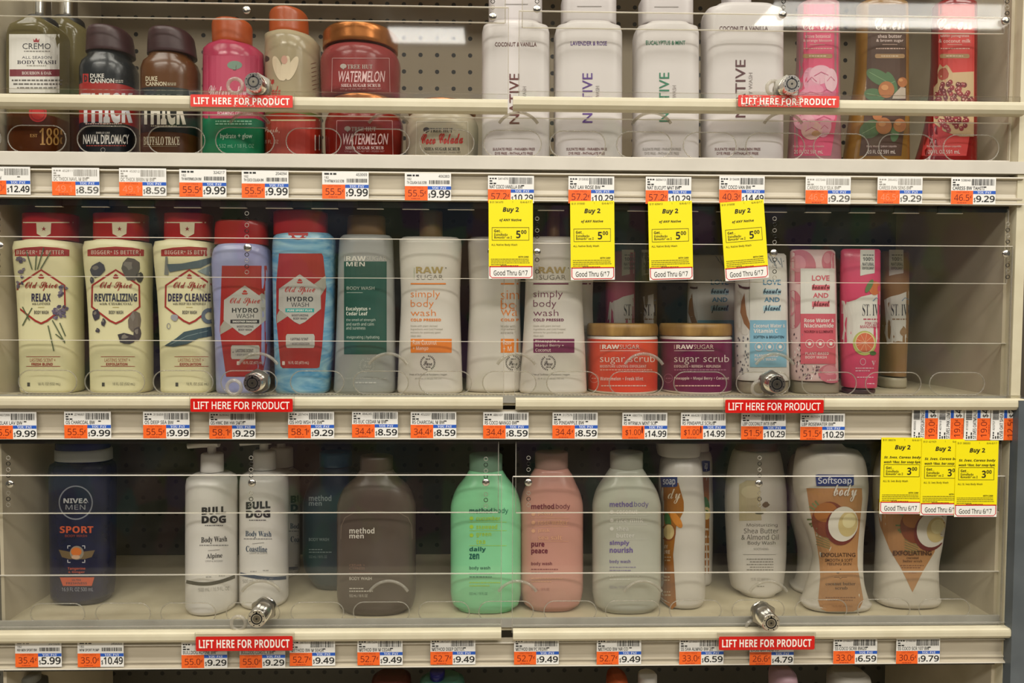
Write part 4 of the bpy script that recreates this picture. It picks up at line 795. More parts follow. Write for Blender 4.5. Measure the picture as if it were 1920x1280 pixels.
raw(rp(1005, 1116), 1075, 'white tapered bottle hidden behind the one with a maroon band', '6c1c46', (), 0, .085, cut={'simply': ('s', 1085), 'body': ('b', 1085), 'wash': ('w', 1087), 'COLD PRESSED': ('C', 1083)}, short=True)
def rsjar(x0, x1, col, dark, label, tag_, name, tx):
    r = (X(x1, 680, .065) - X(x0, 680, .065)) / 2
    def art(g):
        s = tx; g.rect(s - 4, 646, s - 3, 654, 'e8ccc4', 1); g.text('RAW', s, 646, s + 32, 654, 'eee0d8', 'b', .01); g.text('SUGAR', s + 33, 646, s + 70, 654, 'e8ccc4', 'l'); g.rect(s - 4, 657, s + 71, 657.8, 'eee0d8', 1)
        g.text('sugar scrub', s - 4, 665, s + 99, 683, 'eee0d8', 'l', -.004); g.text(tag_, s - 4, 684, s + 83, 689, 'e8ccc4', 'b', -.01); g.words(s - 4, 692, s + 95, 2.2, dark, 1); g.text(name, s - 4, 706, s + (77 if x0 < 1200 else 99), 713, 'e8d4cc', 'b', -.012); g.words(s - 2, 722, s + 84, 2, 'e0b8ac', 2); g.ring(s - 15, 709, 8, 8, 1, dark, 1); g.words(s - 20, 708, s - 9, 2, dark, 3)
    bottle('scrub_jar', label, 'jar', 2, .020, r, 2, [(628, x0 + 1, x1 - 1), (640, x0, x1), (741, x0 + 1, x1 - 1)], M('dcd4ca', .3),
           [('lid', [(606, x0 + 1, x1 - 1), (608, x0 - .5, x1 + .5), (628, x0, x1)], BAMB, r, 2)], art, bands=[(636, M(col, .3)), (733, M('dcd4ca', .3))], rb=.003, cx=6)
rsjar(1100, 1233, 'd8472f', 'e8a090', 'coral scrub jar with a wooden lid', 'MOISTURE LOVING EXFOLIANT', 'Watermelon + Fresh Mint', 1129)
rsjar(1235, 1372, '6d1546', 'a86888', 'purple scrub jar with a wooden lid', 'EXFOLIATE + REFRESH + REPLENISH', 'Pineapple + Maqui Berry + Coconut', 1268)
WHT = M('d4d0ca', .35); CLRC = soft('smoky_cap', 'a09682', .25, .25)
def lbp(x0, x1, top, label, k, yf, dx, cap):
    c, cd, blob = (('4c86a8', '17364a', None), ('cf5a68', '6c1c26', 1))[k]
    def art(g):
        g.A = lambda x, y: (x + dx, y)
        if k == 0:
            g.ell(1388, 585, 16, 44, 'c9c4bb', 1, -.25); g.poly([(1383, 532), (1392, 537), (1402, 538), (1410, 536), (1410, 541), (1398, 542), (1386, 539)], '4a2420', 2); g.poly([(1396, 549), (1397, 568), (1400, 590), (1408, 612), (1408, 622), (1395, 606), (1388, 585), (1390, 565)], '8a5e34', 2)
            r = random.Random(2)
            for j in range(34): g.blob(1380 + r.random() * 24, 620 + r.random() * 80, 1.8, 3.2, r.choice(('5a5a60', '8a8a90', '3a3a44')), 2, 6, .6, j)
            for j in range(8): g.line([(1440 + j * 4, 480 + (j * 7) % 13), (1446 + j * 3.5, 488 + (j * 5) % 17)], 1.2, '6a7a8a', 1)
            a, b, pt = 1406, 1474, 600
        else:
            for cx, cy, rx, ry in ((1500, 500, 30, 32), (1487, 580, 18, 36), (1555, 490, 14, 20), (1560, 700, 26, 18)): g.ell(cx, cy, rx, ry, 'c06a78', 0); g.ell(cx - 4, cy - 6, rx * .5, ry * .5, 'cf8a94', 1)
            r = random.Random(6)
            for j in range(46): g.blob(1478 + r.random() * 34, 625 + r.random() * 85, 1.8, 3.4, r.choice(('5a3a44', '8a6a74', 'e8e2de', '3a2a34')), 2, 6, .6, j)
            for j in range(26): g.blob(1510 + r.random() * 30, 686 + r.random() * 24, 2, 3.4, r.choice(('5a3a44', '8a6a74', 'e8e2de')), 2, 6, .6, j + 50)
            a, b, pt = 1501, 1566, 588
        y0 = 503
        g.rect(a, y0, b, pt, 'dad7d0', 3); g.rect(a, pt, b + 1, 688 if k == 0 else 682, ('7fb0c8', 'cc5a68')[k], 3)
        cx = (a + b) / 2 + (8 if k == 0 else 6)
        g.text('LOVE', cx - 17, 524 - 8 * k, cx + 16, 534 - 8 * k, c, 'h', lay=5); g.rect(cx - 17, 542 - 8 * k, cx + 16, 552 - 8 * k, ('a8c8d4', 'd8707c')[k], 4); g.text('beauty', cx - 17, 540 - 8 * k, cx + 17, 555 - 8 * k, cd, 's', .02, lay=5)
        g.text('AND', cx - 15, 557 - 8 * k, cx + 14, 566 - 8 * k, c, 'h', lay=5); g.rect(cx - 17, 573 - 8 * k, cx + 16, 583 - 8 * k, ('a8c8d4', 'd8707c')[k], 4); g.text('planet', cx - 16, 571 - 8 * k, cx + 16, 587 - 8 * k, cd, 's', .02, lay=5)
        n1, n2, n3 = (('Coconut Water &', 'Vitamin C', 'SOFTEN & BRIGHTEN'), ('Rose Water &', 'Niacinamide', 'NOURISH & ILLUMINATE'))[k]; q = a + 7
        o = 0 if k else 10
        g.text(n1, q, 597 + o, b - 2, 604 + o, 'e8e0da', 'b', lay=5); g.text(n2, q, 606 + o, b - (16 if k == 0 else 3), 614 + o, 'e8e0da', 'b', lay=5); g.text(n3, q, 619 + o, b - 4, 624 + o, cd, 'h', -.01, lay=5)
        for j in range(3): g.ring(q + 10 + j * 20, 644 + o * .6, 7.5, 7.5, .9, 'e0c8c4', 5); g.ell(q + 10 + j * 20, 644 + o * .6, 3, 3.4, 'e8e0da', 5)
        g.text('PLANT-BASED', q + 2, 660 + o * .4, q + 46, 665 + o * .4, 'e8d8d4', 'b', -.01, lay=5); g.text('BODY WASH', q + 2, 667 + o * .4, q + 42, 672 + o * .4, 'e8d8d4', 'b', -.01, lay=5)
    yc = yf + .024
    bottle('body_wash_tube', label, 'tube', 2, yf + .001, .023, 2.4, [(top, x0 + 6, x1 - 4, .25), (top + 4, x0 + 5, x1 - 3, .3), (600, x0 + 1, x1, .8), (712, x0 + 3, x1 + 3, 1), (714, x0 + 4, x1 + 3, .96)], WHT if k == 0 else M('d4b6b4', .35),
           [], art, base=float(PP(960, 714, yf)[2]), rb=.001)
    return yc
def tube_cap(o, x0, x1, y0, yf, hd, mat, row=2):
    sh = Shell([(y0, x0, x1), (741, x0, x1)], yf + .001 + .023, hd, 2.4, DECKZ[row], .003, .001); sh.build('cap', mat, o, o.location)
def tube(fn, capargs):
    before = set(bpy.data.objects); fn(); root = [o for o in bpy.data.objects if o not in before and o.parent is None and o.type == 'EMPTY'][0]; bpy.context.view_layer.update(); tube_cap(root, *capargs)
tube(lambda: lbp(1375, 1477, 475, 'white tube with a pale blue panel and coconut pieces, behind a lock', 0, .022, 0, None), (1381, 1478, 713, .022, .020, CLRC))
tube(lambda: lbp(1476, 1569, 468, 'pink and white tube with a coral pink panel', 1, .024, 0, None), (1482, 1573, 713, .024, .020, CLRC))
tube(lambda: lbp(1287, 1378, 478, 'white tube with a pale blue panel in the dark behind the wooden-lidded jars', 0, .125, -98, None), (1292, 1378, 700, .125, .020, CLRC))
def ives(x0, x1, top, label, yf, c1, c2, dx, fruit, bot=728, sc=1., y2=645):
    def art(g):
        g.A = lambda x, y: (x + dx, y)
        g.poly([(1578, 563), (1590, 566), (1604, 562), (1615, 556), (1632, 552), (1650, 545), (1650, y2 - 2), (1630, y2 - 6), (1610, y2), (1590, y2 - 2), (1577, y2)], 'd0cdc4', 0)
        g.rect(1613, 468, 1640, 512, 'cfccc4', 0); g.poly([(1613, 512), (1640, 512), (1640, 506), (1626, 514), (1613, 517)], 'cfccc4', 0)
        g.words(1618, 477, 1638, 2, '6a6864', 1); g.text('100%', 1618, 482, 1638, 489, '3a3a3e', 'b'); g.text('NATURAL', 1617, 492, 1639, 498, '3a3a3e', 'b'); g.text('EXFOLIANT', 1617, 500, 1639, 505, '3a3a3e', 'b')
        g.text('ST. IVES', 1617, 570, 1661, 592, '23222c', 'f', -.01); g.line([(1637, 564), (1643, 558), (1650, 562)], 1.4, '5c7c9c', 1)
        if fruit:
            g.ell(1640, 540, 11, 13, 'c06a3c', 1); g.ell(1630, 536, 5, 14, '5c7444', 2, .5); g.words(1619, 597, 1648, 2.5, 'b04a5c', 2)
            g.text('PINK LEMON', 1622, 603, 1655, 609, 'b03a54', 'b', -.01); g.text('MANDARIN', 1613, 609.5, 1648, 615, 'b03a54', 'b', -.01)
            g.ell(1621, 643, 22, 23, 'aeb060', 1); g.ell(1622, 642, 18.5, 19.5, 'd9d0a0', 2); g.ell(1622, 642, 17, 18, 'c96a48', 3); g.ell(1637, 662, 6, 4, '4a6a3a', 2)
            for q in range(9): g.line([(1622, 642), (1622 + 16 * math.cos(q * .7), 642 + 17 * math.sin(q * .7))], .8, 'dcae88', 4)
            g.ring(1618, 678, 5, 6, 1, 'dcb0bc', 1); g.words(1604, 689, 1640, 2, 'dcb0bc', 5); g.words(1604, 694, 1632, 2, 'dcb0bc', 6); g.text('v', 1634, 676, 1642, 685, 'dcb0bc', 'f'); g.words(1607, 706, 1640, 2, 'dcb0bc', 7); g.words(1626, 718, 1640, 2, 'dcb0bc', 8)
        else:
            g.blob(1640, 622, 8, 9, '9a7a54', 1); g.words(1619, 597, 1648, 2.5, '8a6a4a', 2)
    bottle('body_wash_tube', label, 'tube', 2, yf + .001, .022, 2.4, [(top, x0 + 4, x1 + 1, .3), (top + 4, x0 + 3, x1 + 1, .34), (600, x0 + 1, x1, .8), (bot - 2, x0 + 3, x1 - 6, 1), (bot, x0 + 3, x1 - 6, .98)], M(c1, .3), [], art, base=float(PP(960, bot, yf)[2]), rb=.001)
tube(lambda: ives(1573, 1650, 467, 'bright pink tube with a torn white band and citrus slice', .022, 'cc4668', 0, 0, True, 727), (1577, 1641, 727, .022, .019, M('4a3036', .3)))
tube(lambda: ives(1648, 1704, 471, 'tan tube with a white band set back beside the bright pink tube', .095, '8c6a42', 0, 54, False, 705), (1645, 1700, 706, .095, .020, M('a8a088', .35)))
tube(lambda: ives(1133, 1190, 470, 'pink and white tube in the dark behind the coral jar', .12, 'b0506a', 0, -447, False, 700, y2=680), (1137, 1186, 700, .12, .019, M('4a3036', .3)))
tube(lambda: ives(1196, 1232, 470, 'tan and white tube in the dark behind the purple jar', .15, '7a6a4a', 0, -410, False, 700), (1199, 1230, 700, .15, .012, M('a8a088', .35)))
# ------------------------------------------------------------------ products, bottom shelf
NAVY = mixmat('navy_speckle', '0e1230', '151a40', 60, rough=.25)
def art(g):
    g.ring(142, 942, 31, 31, 2.4, '8c909e', 1); g.text('NIVEA', 119, 934, 166, 943, 'd4d6de', 'b', .015); g.text('MEN', 123, 946, 160, 955, 'a8acb8', 'n'); g.text('SPORT', 112, 986, 175, 999, 'd05a34', 'b', .01); g.text('BODY WASH', 122, 1002, 163, 1006.5, 'b0492e')
    g.poly([(110, 1030), (130, 1034), (155, 1034), (178, 1031), (172, 1044), (158, 1048), (130, 1048), (116, 1044)], '6e5a3c', 1); g.ell(144, 1036, 13, 13, '8c8478', 2); g.ell(143, 1034, 10, 8, 'd0702c', 3); g.ell(142, 1044, 8, 4, 'c8a488', 3)
    for x, y, a, b in ((127, 1023, 1, 1), (159, 1023, -1, 1), (127, 1054, 1, -1), (159, 1054, -1, -1)): g.line([(x + 5 * a, y), (x, y), (x, y + 5 * b)], 1.5, 'd8d8dc', 2)
    g.text('Tangerine', 127, 1063, 160, 1069, 'c8583a', 'b', -.01); g.text('& Ginger', 128, 1070, 159, 1075, 'c8583a', 'b', -.01)
    g.poly([(112, 1082), (177, 1082), (172, 1098), (118, 1098)], 'c8583a', 1); g.text('ULTRA', 135, 1085, 152, 1089, '30243a', 'b'); g.text('FRESHNESS', 124, 1091, 163, 1095.5, '30243a', 'b'); g.text('16.9 FL OZ 500 mL', 116, 1101, 175, 1108, '9a9eae', 'n')
bottle('body_wash_bottle', 'navy bottle with a pale band below its cap, alone at the end of the row', BW, 3, .058, .024, 2.6, [(862, 100, 212, .9), (868, 94, 217, .97), (880, 91, 220), (1090, 94, 218), (1128, 96, 214)], NAVY,
       [('cap', [(826, 103, 207), (862, 103, 212)], M('242c62', .25), .021, 2.4), ('cap_band', [(839, 102, 212), (861, 102, 213)], M('a8acae', .3), .0216, 2.4)], art, rb=.008)
def bulldog(x0, x1, yf, name, sub, col, label, dy, tx, sk):
    w = x1 - x0; cx = (x0 + x1) / 2
    def art(g):
        k = '2a282c'
        g.text('BULL', tx, 951 + dy, tx + 46, 965 + dy, k, 'b', .035, tilt=-2.5); g.text('DOG', tx, 967 + dy, tx + 46, 981 + dy, k, 'b', .035, tilt=-1); g.ell(tx + 24, 974 + dy, 4, 3.4, 'c8c4be', 3); g.ell(tx + 24, 974 + dy, 1.6, 1.6, k, 4); g.words(tx + 6, 984 + dy, tx + 40, 1.8, '6a686a', 1)
        g.text('Body Wash', tx - 1, 1007 + dy * 1.2, tx + 48, 1020 + dy * 1.2, k if not sk else '27405c', 'f', tilt=-2.5 if not sk else 1); g.words(tx - 4, 1021 + dy * 1.2, tx + 50, 1.8, '8a8888', 2); g.line([(tx + 12, 1032 + dy * 1.3), (tx + 34, 1030 + dy * 1.3)], .8, '8a8888', 1)
        g.text(name, tx + (9 if not sk else 0), 1038 + dy * 1.5, tx + (39 if not sk else 40), 1049 + dy * 1.5, k if not sk else '27405c', 'f', tilt=-2 if not sk else 1); g.text(sub, tx + 7, 1050 + dy * 1.5, tx + 40, 1053 + dy * 1.5, '8a8888')
        pts = [(x0 + 1 + (w - 2) * t, 1086 + dy * 1.5 + 11 * (math.sin(math.pi * (t * .9 + .12)) if not sk else .3 + .8 * math.sin(math.pi * (t * .7 + .05))) - 7 * t * (1 if not sk else -.2)) for t in [q / 16 for q in range(17)]]
        g.line(pts, 6.5, col, 1); g.text('500 mL / 16.9 FL. OZ', tx - 6, 1102 + dy * 1.6, tx + 52, 1109 + dy * 1.6, '9a9894', 'n', tilt=-3); g.words(tx + 8, 1080 + dy, tx + 20, 2, 'a8a6a2', 5); g.words(tx + 32, 1078 + dy, tx + 44, 2, 'a8a6a2', 6)
    r = (X(x1, 1000, yf + .032) - X(x0, 1000, yf + .032)) / 2; PW = M('dcd8d2', .3); yc = yf + r
    n0, n1 = cx - 21, cx + 22
    o = bottle('pump_bottle', label, 'bottle', 3, yf, r, 2, [(884 + dy * .4, n0 - 2, n1 + 2, .45), (887 + dy * .4, x0 + 14, x1 - 14, .74), (894 + dy * .4, x0 + 2, x1 - 2, .96), (905, x0, x1), (1140, x0, x1), (1148, x0, x1)], PW,
           [('collar', [(849 + dy * .5, n0, n1), (883 + dy * .4, n0 - 1, n1 + 1)], PW, .0125, 2), ('pump_stem', [(828 + dy * .5, cx - 9, cx + 8), (850 + dy * .5, cx - 9, cx + 8)], PW, .0055, 2)], art, rb=.007, cx=5)
    c = P(cx, 832 + dy * .5, yc); e = P(cx - 46, 836 + dy * .5, yc - .004)
    MB().tube([c + Vector((.009, 0, .002)), c + Vector((-.004, 0, .002)), (c + e) / 2 + Vector((0, 0, .001)), e], [.0062, .0066, .0046, .0034], PW, 12).build('pump_spout', o, o.location)
bulldog(348, 447, .022, 'Alpine', 'CRISP & WOODSY', '3c3a2e', 'white pump bottle with an olive stripe, first of the pump bottles', 0, 378, 0)
bulldog(449, 542, .040, 'Coastline', 'LIGHT & CLEAN', '1f3a58', 'white pump bottle with a navy stripe, before a third pump bottle', -10, 461, 1)
bulldog(492, 563, .150, 'Coastline', 'LIGHT & CLEAN', '1f3a58', 'white pump bottle in the dark between two pump bottles and dark teal bottle', -22, 545, 1)
def methodp(a, b, top, bot, sh=1.):
    c = (a + b) / 2; w = (b - a) / 2; n = 32
    return [(top, c - n, c + n, .62), (top + 6, c - n - 2, c + n + 2, .64), (top + 14, c - n - 7, c + n + 7, .7), (top + 30, c - w * .78, c + w * .78, .86), (top + 48, c - w * .92, c + w * .92, .95), (top + 72, c - w, c + w), (top + 130, c - w, c + w), (bot - 55, c - w, c + w), (bot - 30, c - w * .93, c + w * .93, .95), (bot - 12, c - w * .76, c + w * .76, .84), (bot, c - w * .62, c + w * .62, .72)]
def men(a, b, yf, mat, capm, label, tx, y0, ink, scent, op, top, bot):
    def art(g):
        g.text('method', tx, y0, tx + 47 * op, y0 + 11, ink, 'b'); g.text('men', tx, y0 + 13, tx + 27 * op, y0 + 20, ink, 'b')
        if scent: g.text('CEDAR +', tx, y0 + 68, tx + 29, y0 + 72.5, '8a6a5c', 'g'); g.text('CYPRESS', tx, y0 + 74, tx + 29, y0 + 78.5, '8a6a5c', 'g'); g.rect(tx, y0 + 84, tx + 42, y0 + 84.7, '8a6a5c', 1)
        yb = y0 + (92 if scent else 80); g.text('BODY WASH', tx, yb, tx + 42 * op, yb + 6, ink, 'h', -.01); g.words(tx, yb + 21, tx + 28, 1.8, ink, 1); g.words(tx, yb + 26, tx + 44, 1.8, ink, 2); g.text('532 mL / 18 FL OZ', tx, yb + 33, tx + 34, yb + 38, ink)
        cx, w = (a + b) / 2, (b - a) / 2 - 7; pts = [(cx - w, 1010), (cx - w + 1, 985), (cx - w + 8, 970), (cx - w + 25, 961), (cx, 958), (cx + w - 25, 961), (cx + w - 8, 970), (cx + w - 1, 985), (cx + w, 1010)]
        if scent: g.line(pts, 1.4, '7a6c60', 0)
    bottle('body_wash_bottle', label, BW, 3, yf, .027, 2.5, methodp(a, b, top, bot), mat, [('cap', [(top - 26, (a + b) / 2 - 31, (a + b) / 2 + 31), (top + 1, (a + b) / 2 - 31, (a + b) / 2 + 31)], capm, .016, 2)], art, rb=.005)
men(632, 780, .018, mixmat('taupe_bottle', '524740', '594d42', 10, rough=.3), M('4a3c34', .35), 'rounded taupe brown bottle with short white lettering', 655, 989, 'd8d2c8', True, 1, 879, 1163)
men(568, 692, .100, M('2c4048', .3), M('18506a', .3), 'dark teal bottle set back behind the taupe bottle', 579, 928, '8a989a', False, .9, 872, 1095)
def mbody(a, b, yf, h, hc, label, tx, y0, lines, nm, c1, c2, c3, top, bot):
    def art(g):
        g.text('method', tx, y0, tx + 43, y0 + 10, c1, 'b', .01); g.text('.body', tx + 43, y0, tx + 73, y0 + 12, c1, 'n'); y = y0 + 15
        for j, t in enumerate(lines):
            g.text(t, tx + 13, y, tx + 13 + len(t) * 5.6, y + 8.5, c2, 'b', -.004)
            if j != 3: g.ell(tx + 4, y + 4.5, 3.6, 3.6, c2, 1)
            y += 12.5 if j == 2 else 15.8
            if j != 2: g.rect(tx, y - 4.6, tx + 70, y - 3.9, c2, 1)
        y = y0 + 73
        for j, t in enumerate(nm): g.text(t, tx, y, tx + len(t) * 6.2, y + 10.5, c1, 'b', .015); y += 12.5
        y += 11; g.text('body wash', tx, y, tx + 39, y + 8, c1, 'b', -.01); g.words(tx, y + 13, tx + 50, 2, c3, 1); g.words(tx, y + 19, tx + 42, 2, c3, 2); g.words(tx, y + 30, tx + 58, 1.6, c2, 3); g.words(tx, y + 36, tx + 40, 1.6, c2, 4); g.text('532 mL / 18 FL OZ', tx, y + 49, tx + 34, y + 54, c3)
    c = (a + b) / 2
    bottle('body_wash_bottle', label, BW, 3, yf, .027, 2.5, methodp(a, b, top, bot), soft('gel_' + h, h, .12, .25), [('cap', [(top - 30, c - 31, c + 31), (top + 1, c - 31, c + 31)], soft('gel_cap_' + h, hc, .2, .25), .016, 2)], art, rb=.005)
mbody(845, 977, .022, '90dca8', '7ca088', 'rounded pale green bottle before the gap between the doors', 880, 952, ('cucumber', 'seaweed', 'green', 'tea'), ('daily', 'zen'), '0f5a4c', 'a8cf3c', '2c7a62', 880, 1159)
mbody(975, 1093, .026, 'd29a8c', 'a8847a', 'rounded pale pink bottle', 996, 944, ('peony', 'rose water', 'pink', 'sea salt'), ('pure', 'peace'), '6c1c34', 'e0a888', '8c4a4c', 876, 1152)
mbody(1110, 1239, .019, 'bebeb0', 'a8a69a', 'rounded pale grey bottle', 1143, 940, ('coconut', 'rice milk', 'shea', 'butter'), ('simply', 'nourish'), '6a5a94', 'd4d2ca', '8a849a', 876, 1160)
SOAPW = mixmat('speckled_scrub', 'c4bdb0', 'ccc5b8', 90, rough=.3, lo=.3, hi=.42); SW = M('cac4ba', .28); AMB = mixmat('amber_label', '7a4012', 'b4741c', 4, 1.5, rough=.35, stretch=(1, 1, .8))
def softlogo(g, x0, y0, x1, y1, t='Softsoap'): g.poly([(x0, y0 + 1), (x0 + 5, y0), (x1, y0 + 1), (x1, y1 - 2), (x1 - 5, y1), (x0 + 2, y1)], '23306e', 3); g.text(t, x0 + 5, y0 + 5, x1 - 4, y1 - 1, 'd4d4dc', 'n', .014, lay=4)
def art(g):
    g.poly([(1240, 905), (1272, 905), (1282, 940), (1282, 958), (1268, 985), (1262, 1040), (1266, 1100), (1268, 1135), (1260, 1142), (1236, 1120), (1238, 960)], AMB, 1)
    softlogo(g, 1238, 893, 1270, 913, 'soap'); g.text('dy', 1252, 916, 1276, 944, 'dccbb4', 's', lay=4); g.ell(1252, 976, 6, 16, '3c6a34', 2, -.2); g.ell(1268, 974, 7, 18, 'd0842c', 2, -.6); g.ell(1253, 998, 14, 16, '8a4a1c', 3); g.ell(1254, 997, 10, 14, 'd6bf86', 4)
    for j, (t, w) in enumerate((('AMY', 13), ('TURE', 17))): g.text(t, 1239, 1021 + j * 10, 1239 + w, 1028 + j * 10, 'dccbb4', 'b', lay=3)
    for j in range(6): g.words(1240, (1043, 1049, 1080, 1086, 1108, 1114)[j], 1258, 2.4, 'c4a888', j, 3)
bottle('body_wash_bottle', 'white bottle turned sideways showing an amber almond label', BW, 3, .034, .034, 2.3, [(852, 1243, 1310, .7), (862, 1238, 1314, .8), (900, 1234, 1318), (960, 1236, 1322), (1040, 1238, 1321), (1100, 1234, 1322), (1148, 1232, 1320)], SW,
       [('cap', [(823, 1230, 1314), (829, 1229, 1315), (852, 1232, 1312)], M('b8b2a8', .3), .026, 2.3)], art, rb=.008, cx=6)
def art(g):
    g.rect(1317, 895, 1337, 1075, AMB, 1); softlogo(g, 1316, 863, 1331, 884, 'ap'); g.ell(1324, 945, 6, 14, '3c6a34', 2, -.2); g.ell(1325, 962, 7, 12, 'd6bf86', 3)
    for j in range(6): g.words(1321, 990 + j * 14, 1331, 4, 'd8c8b0', j, 3)
bottle('body_wash_bottle', 'amber labelled bottle half hidden behind the sideways almond bottle', BW, 3, .115, .024, 2.4, [(842, 1288, 1330, .7), (855, 1282, 1335), (960, 1280, 1337), (1090, 1282, 1335)], SW, [('cap', [(815, 1290, 1328), (843, 1288, 1330)], M('b8b2a8', .3), .018, 2.3)], art, rb=.006)
def art(g):
    g.poly([(1386, 908), (1400, 900), (1424, 901), (1428, 975), (1386, 976)], 'b4a888', 1); g.ell(1408, 922, 18, 12, 'c4b898', 2); g.blob(1436, 946, 8, 6, '6a5844', 2); g.ell(1432, 956, 5, 3, 'c8bfa8', 3); g.ell(1424, 962, 8, 2, '5a5a44', 3)
    for t, a, b, y, h in (('Moisturizing', 1400, 1458, 981, 7.5), ('Shea Butter', 1395, 1460, 990, 9.5), ('& Almond Oil', 1390, 1460, 1001.5, 10), ('Body Wash', 1402, 1454, 1014, 8.5)): g.text(t, a, y, b, y + h, '6a655a', 'n', -.004)
    g.text('SOOTHING', 1413, 1027, 1441, 1031, '8a857a'); g.rect(1393, 1039, 1455, 1039.7, '8a857a', 1)
    for j in range(5): g.words(1400 + j % 2 * 6, 1047 + j * 5, 1450, 1.8, '8a857a', j)
    g.text('15 FL OZ (443 mL)', 1408, 1083, 1444, 1090, '8a857a'); g.words(1420, 1098, 1433, 2, '8a857a', 7)
bottle('body_wash_bottle', 'plain white bottle with grey lettering, behind the lowest lock', BW, 3, .072, .026, 2.5, [(842, 1374, 1462, .8), (870, 1366, 1468, .9), (930, 1358, 1475), (1040, 1362, 1474), (1080, 1366, 1470), (1105, 1372, 1464), (1118, 1380, 1455)], SW,
       [('cap', [(806, 1392, 1452), (812, 1388, 1456), (842, 1376, 1460)], M('54302c', .35), .020, 2.3)], art, rb=.005)
TAN = mixmat('tan_label', 'a87648', 'b88a5c', 4, 1, rough=.35)
def cocon(g, cx, cy, s=1.):
    r = random.Random(4)
    for k in range(10): a = r.uniform(2.2, 4.2); g.line([(cx - 10 * s, cy), (cx - 10 * s + (44 * s) * math.cos(a), cy - 8 + (44 * s) * math.sin(a) * .8)], 3, r.choice(('6a7a4a', '7c8a58', 'a89a5c')), 2)
    for k in range(7): g.line([(cx - 36 * s, cy + 16 + k * 5), (cx - 10, cy + 30 + k * 4)], 1.6, '7a7a4c', 2)
    g.ell(cx - 12 * s, cy, 32 * s, 34 * s, '7c3c20', 3, .3); g.ell(cx - 18 * s, cy - 14 * s, 22 * s, 18 * s, 'a4662c', 4, -.3); g.ell(cx + 12 * s, cy + 12 * s, 30 * s, 36 * s, '6c2a24', 5, .2); g.ell(cx + 15 * s, cy + 8 * s, 28 * s, 33 * s, 'd6d0c2', 6, .2); g.ell(cx + 24 * s, cy + 8 * s, 18 * s, 24 * s, 'c6b27c', 7, .2); g.ell(cx + 26 * s, cy + 2 * s, 12 * s, 14 * s, 'd8cc9c', 8, .4)
def exfo(prof, yf, label, kind, dx=0):
    def art(g):
        if kind == 0:
            g.poly([(1512, 915), (1616, 915), (1617, 935), (1612, 985), (1608, 1030), (1608, 1060), (1613, 1090), (1619, 1125), (1612, 1140), (1600, 1146), (1550, 1146), (1538, 1140), (1534, 1125), (1538, 1080), (1536, 1050), (1530, 1010), (1518, 955)], TAN, 0)
            cocon(g, 1566, 974); softlogo(g, 1529, 889, 1601, 911); g.text('body', 1563, 908, 1607, 940, 'd8cfc4', 's', .006, lay=10); k = '4c2c18'
            g.text('EXFOLIATING', 1539, 1036, 1604, 1044, k, 'h'); g.text('SMOOTH & SOFT', 1547, 1047, 1599, 1053, k, 'h', -.01); g.text('FEELING SKIN', 1551, 1054.5, 1596, 1059.5, k, 'h', -.01); g.ell(1571, 1073, 3, 1.8, k, 1); g.ell(1576, 1067, 1, 1, k, 1); g.ell(1580, 1071, .8, .8, k, 1)
            g.line([(1564, 1082), (1573, 1082), (1576, 1085), (1579, 1082), (1588, 1082)], .9, k, 1); g.text('coconut butter', 1548, 1091, 1604, 1097, k, 'f'); g.text('scrub', 1566, 1099, 1589, 1105, k, 'f'); g.words(1548, 1119, 1604, 2, '7a4c2c', 2); g.words(1552, 1124, 1600, 2, '7a4c2c', 3); g.text('15 FL OZ (443 mL)', 1560, 1134, 1598, 1139, '7a4c2c')
        elif kind == 1:
            g.poly([(1642, 935), (1772, 935), (1766, 990), (1752, 1035), (1731, 1070), (1711, 1110), (1690, 1066), (1668, 1030), (1650, 985)], TAN, 0); cocon(g, 1732, 985); k = '4c2c18'
            g.text('EXFOLIATING', 1674, 1032, 1747, 1041, k, 'h', lay=10); g.text('coconut', 1700, 1043, 1723, 1048, k, 'f'); g.text('butter scrub', 1693, 1049, 1729, 1054, k, 'f'); g.words(1688, 1059, 1732, 2, '7a4c2c', 2); g.words(1690, 1063, 1728, 2, '7a4c2c', 3); g.words(1704, 1072, 1718, 3, '9a6a4a', 4)
            softlogo(g, 1668, 896, 1736, 917)
    bottle('body_wash_bottle', label, BW, 3, yf, .027, 2.5, prof, SOAPW, [], art if kind < 2 else None, rb=.008, rt=.008)
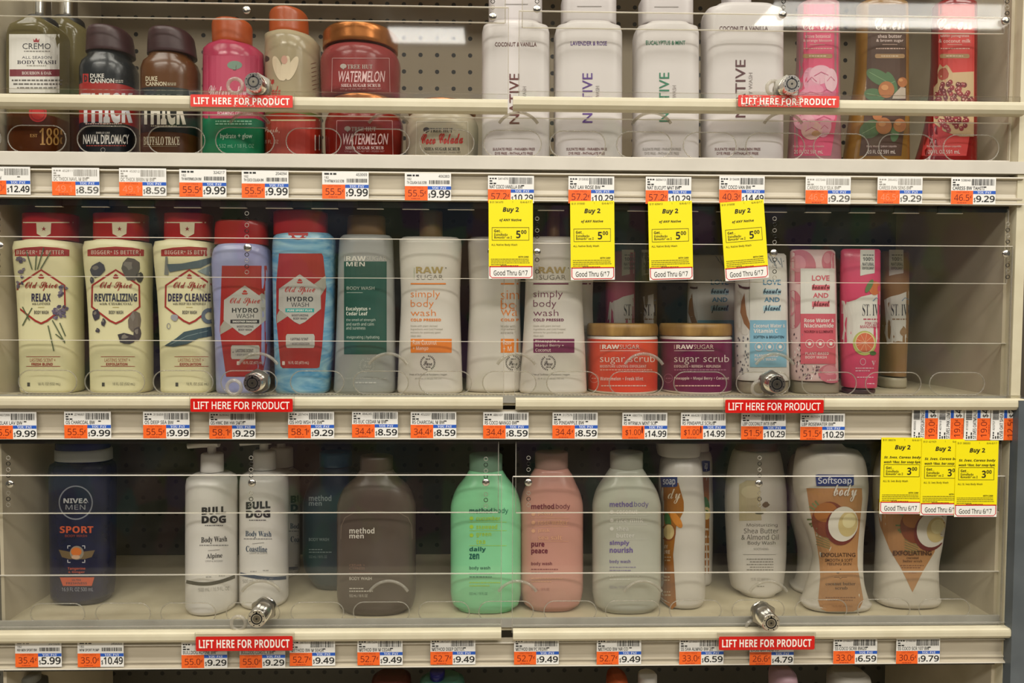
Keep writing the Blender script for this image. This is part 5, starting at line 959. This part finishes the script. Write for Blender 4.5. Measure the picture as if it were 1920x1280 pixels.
exfo([(829, 1512, 1590, .7), (836, 1499, 1603, .82), (860, 1489, 1621, .95), (905, 1485, 1628), (960, 1496, 1624), (1010, 1514, 1619, .96), (1045, 1522, 1618, .95), (1085, 1514, 1620), (1130, 1499, 1632), (1159, 1497, 1634)], .019, 'speckled white bottle with a tan coconut label and navy logo block', 0)
exfo([(842, 1493, 1552, .7), (850, 1486, 1562, .85), (900, 1474, 1580), (960, 1478, 1582), (1040, 1494, 1572), (1100, 1486, 1580), (1136, 1478, 1586)], .078, 'unlabelled edge of a speckled white bottle behind the tan coconut label one', 2)
exfo([(832, 1668, 1746, .7), (840, 1654, 1758, .82), (868, 1640, 1770, .95), (920, 1635, 1777), (970, 1638, 1774), (1010, 1640, 1768), (1060, 1638, 1760), (1110, 1636, 1762), (1152, 1634, 1764)], .030, 'speckled white bottle with a pointed tan label, under the yellow tags', 1)
# ------------------------------------------------------------------ tops of the next row down, just inside the frame
def low(x0, x1, top, mat, capm, label, cap=None, hd=.025):
    z = DECKZ[4]
    bottle('body_wash_bottle', label, BW, 4, .03, hd, 2.4, [(top, x0 + 8, x1 - 8, .85), (top + 6, x0 + 2, x1 - 2), (top + 20, x0, x1), (1585, x0, x1)], mat, [('cap', [cap[:1] + cap[1:3], (top + 1, cap[1], cap[2])], capm, .015, 2)] if cap else [], None, rb=.005)
low(22, 90, 1276, M('5a5a54'), M('8a8a82'), 'grey bottle in the lowest row, barely above the bottom edge', (1262, 34, 78))
low(696, 772, 1264, M('4a1c14'), M('2a1410'), 'dark red bottle top in the lowest row')
low(786, 872, 1268, M('4a7a68', .3), M('2c2a78', .3), 'green bottle top with a violet cap in the lowest row', (1256, 806, 834))
low(1136, 1178, 1262, M('9a4420'), M('6a2c14'), 'orange bottle top in the lowest row')
low(1182, 1250, 1290, M('c8c4bc'), M('c8c4bc'), 'white bottle cap in the lowest row below the grey rounded bottle', (1262, 1196, 1232))
low(1440, 1496, 1252, M('b4929c'), M('8a2a5c'), 'pale bottle with a magenta base in the lowest row below the second sign')
low(1548, 1634, 1258, M('a09a8e'), M('a09a8e'), 'pale grey bottle in the lowest row below the tan coconut bottle')
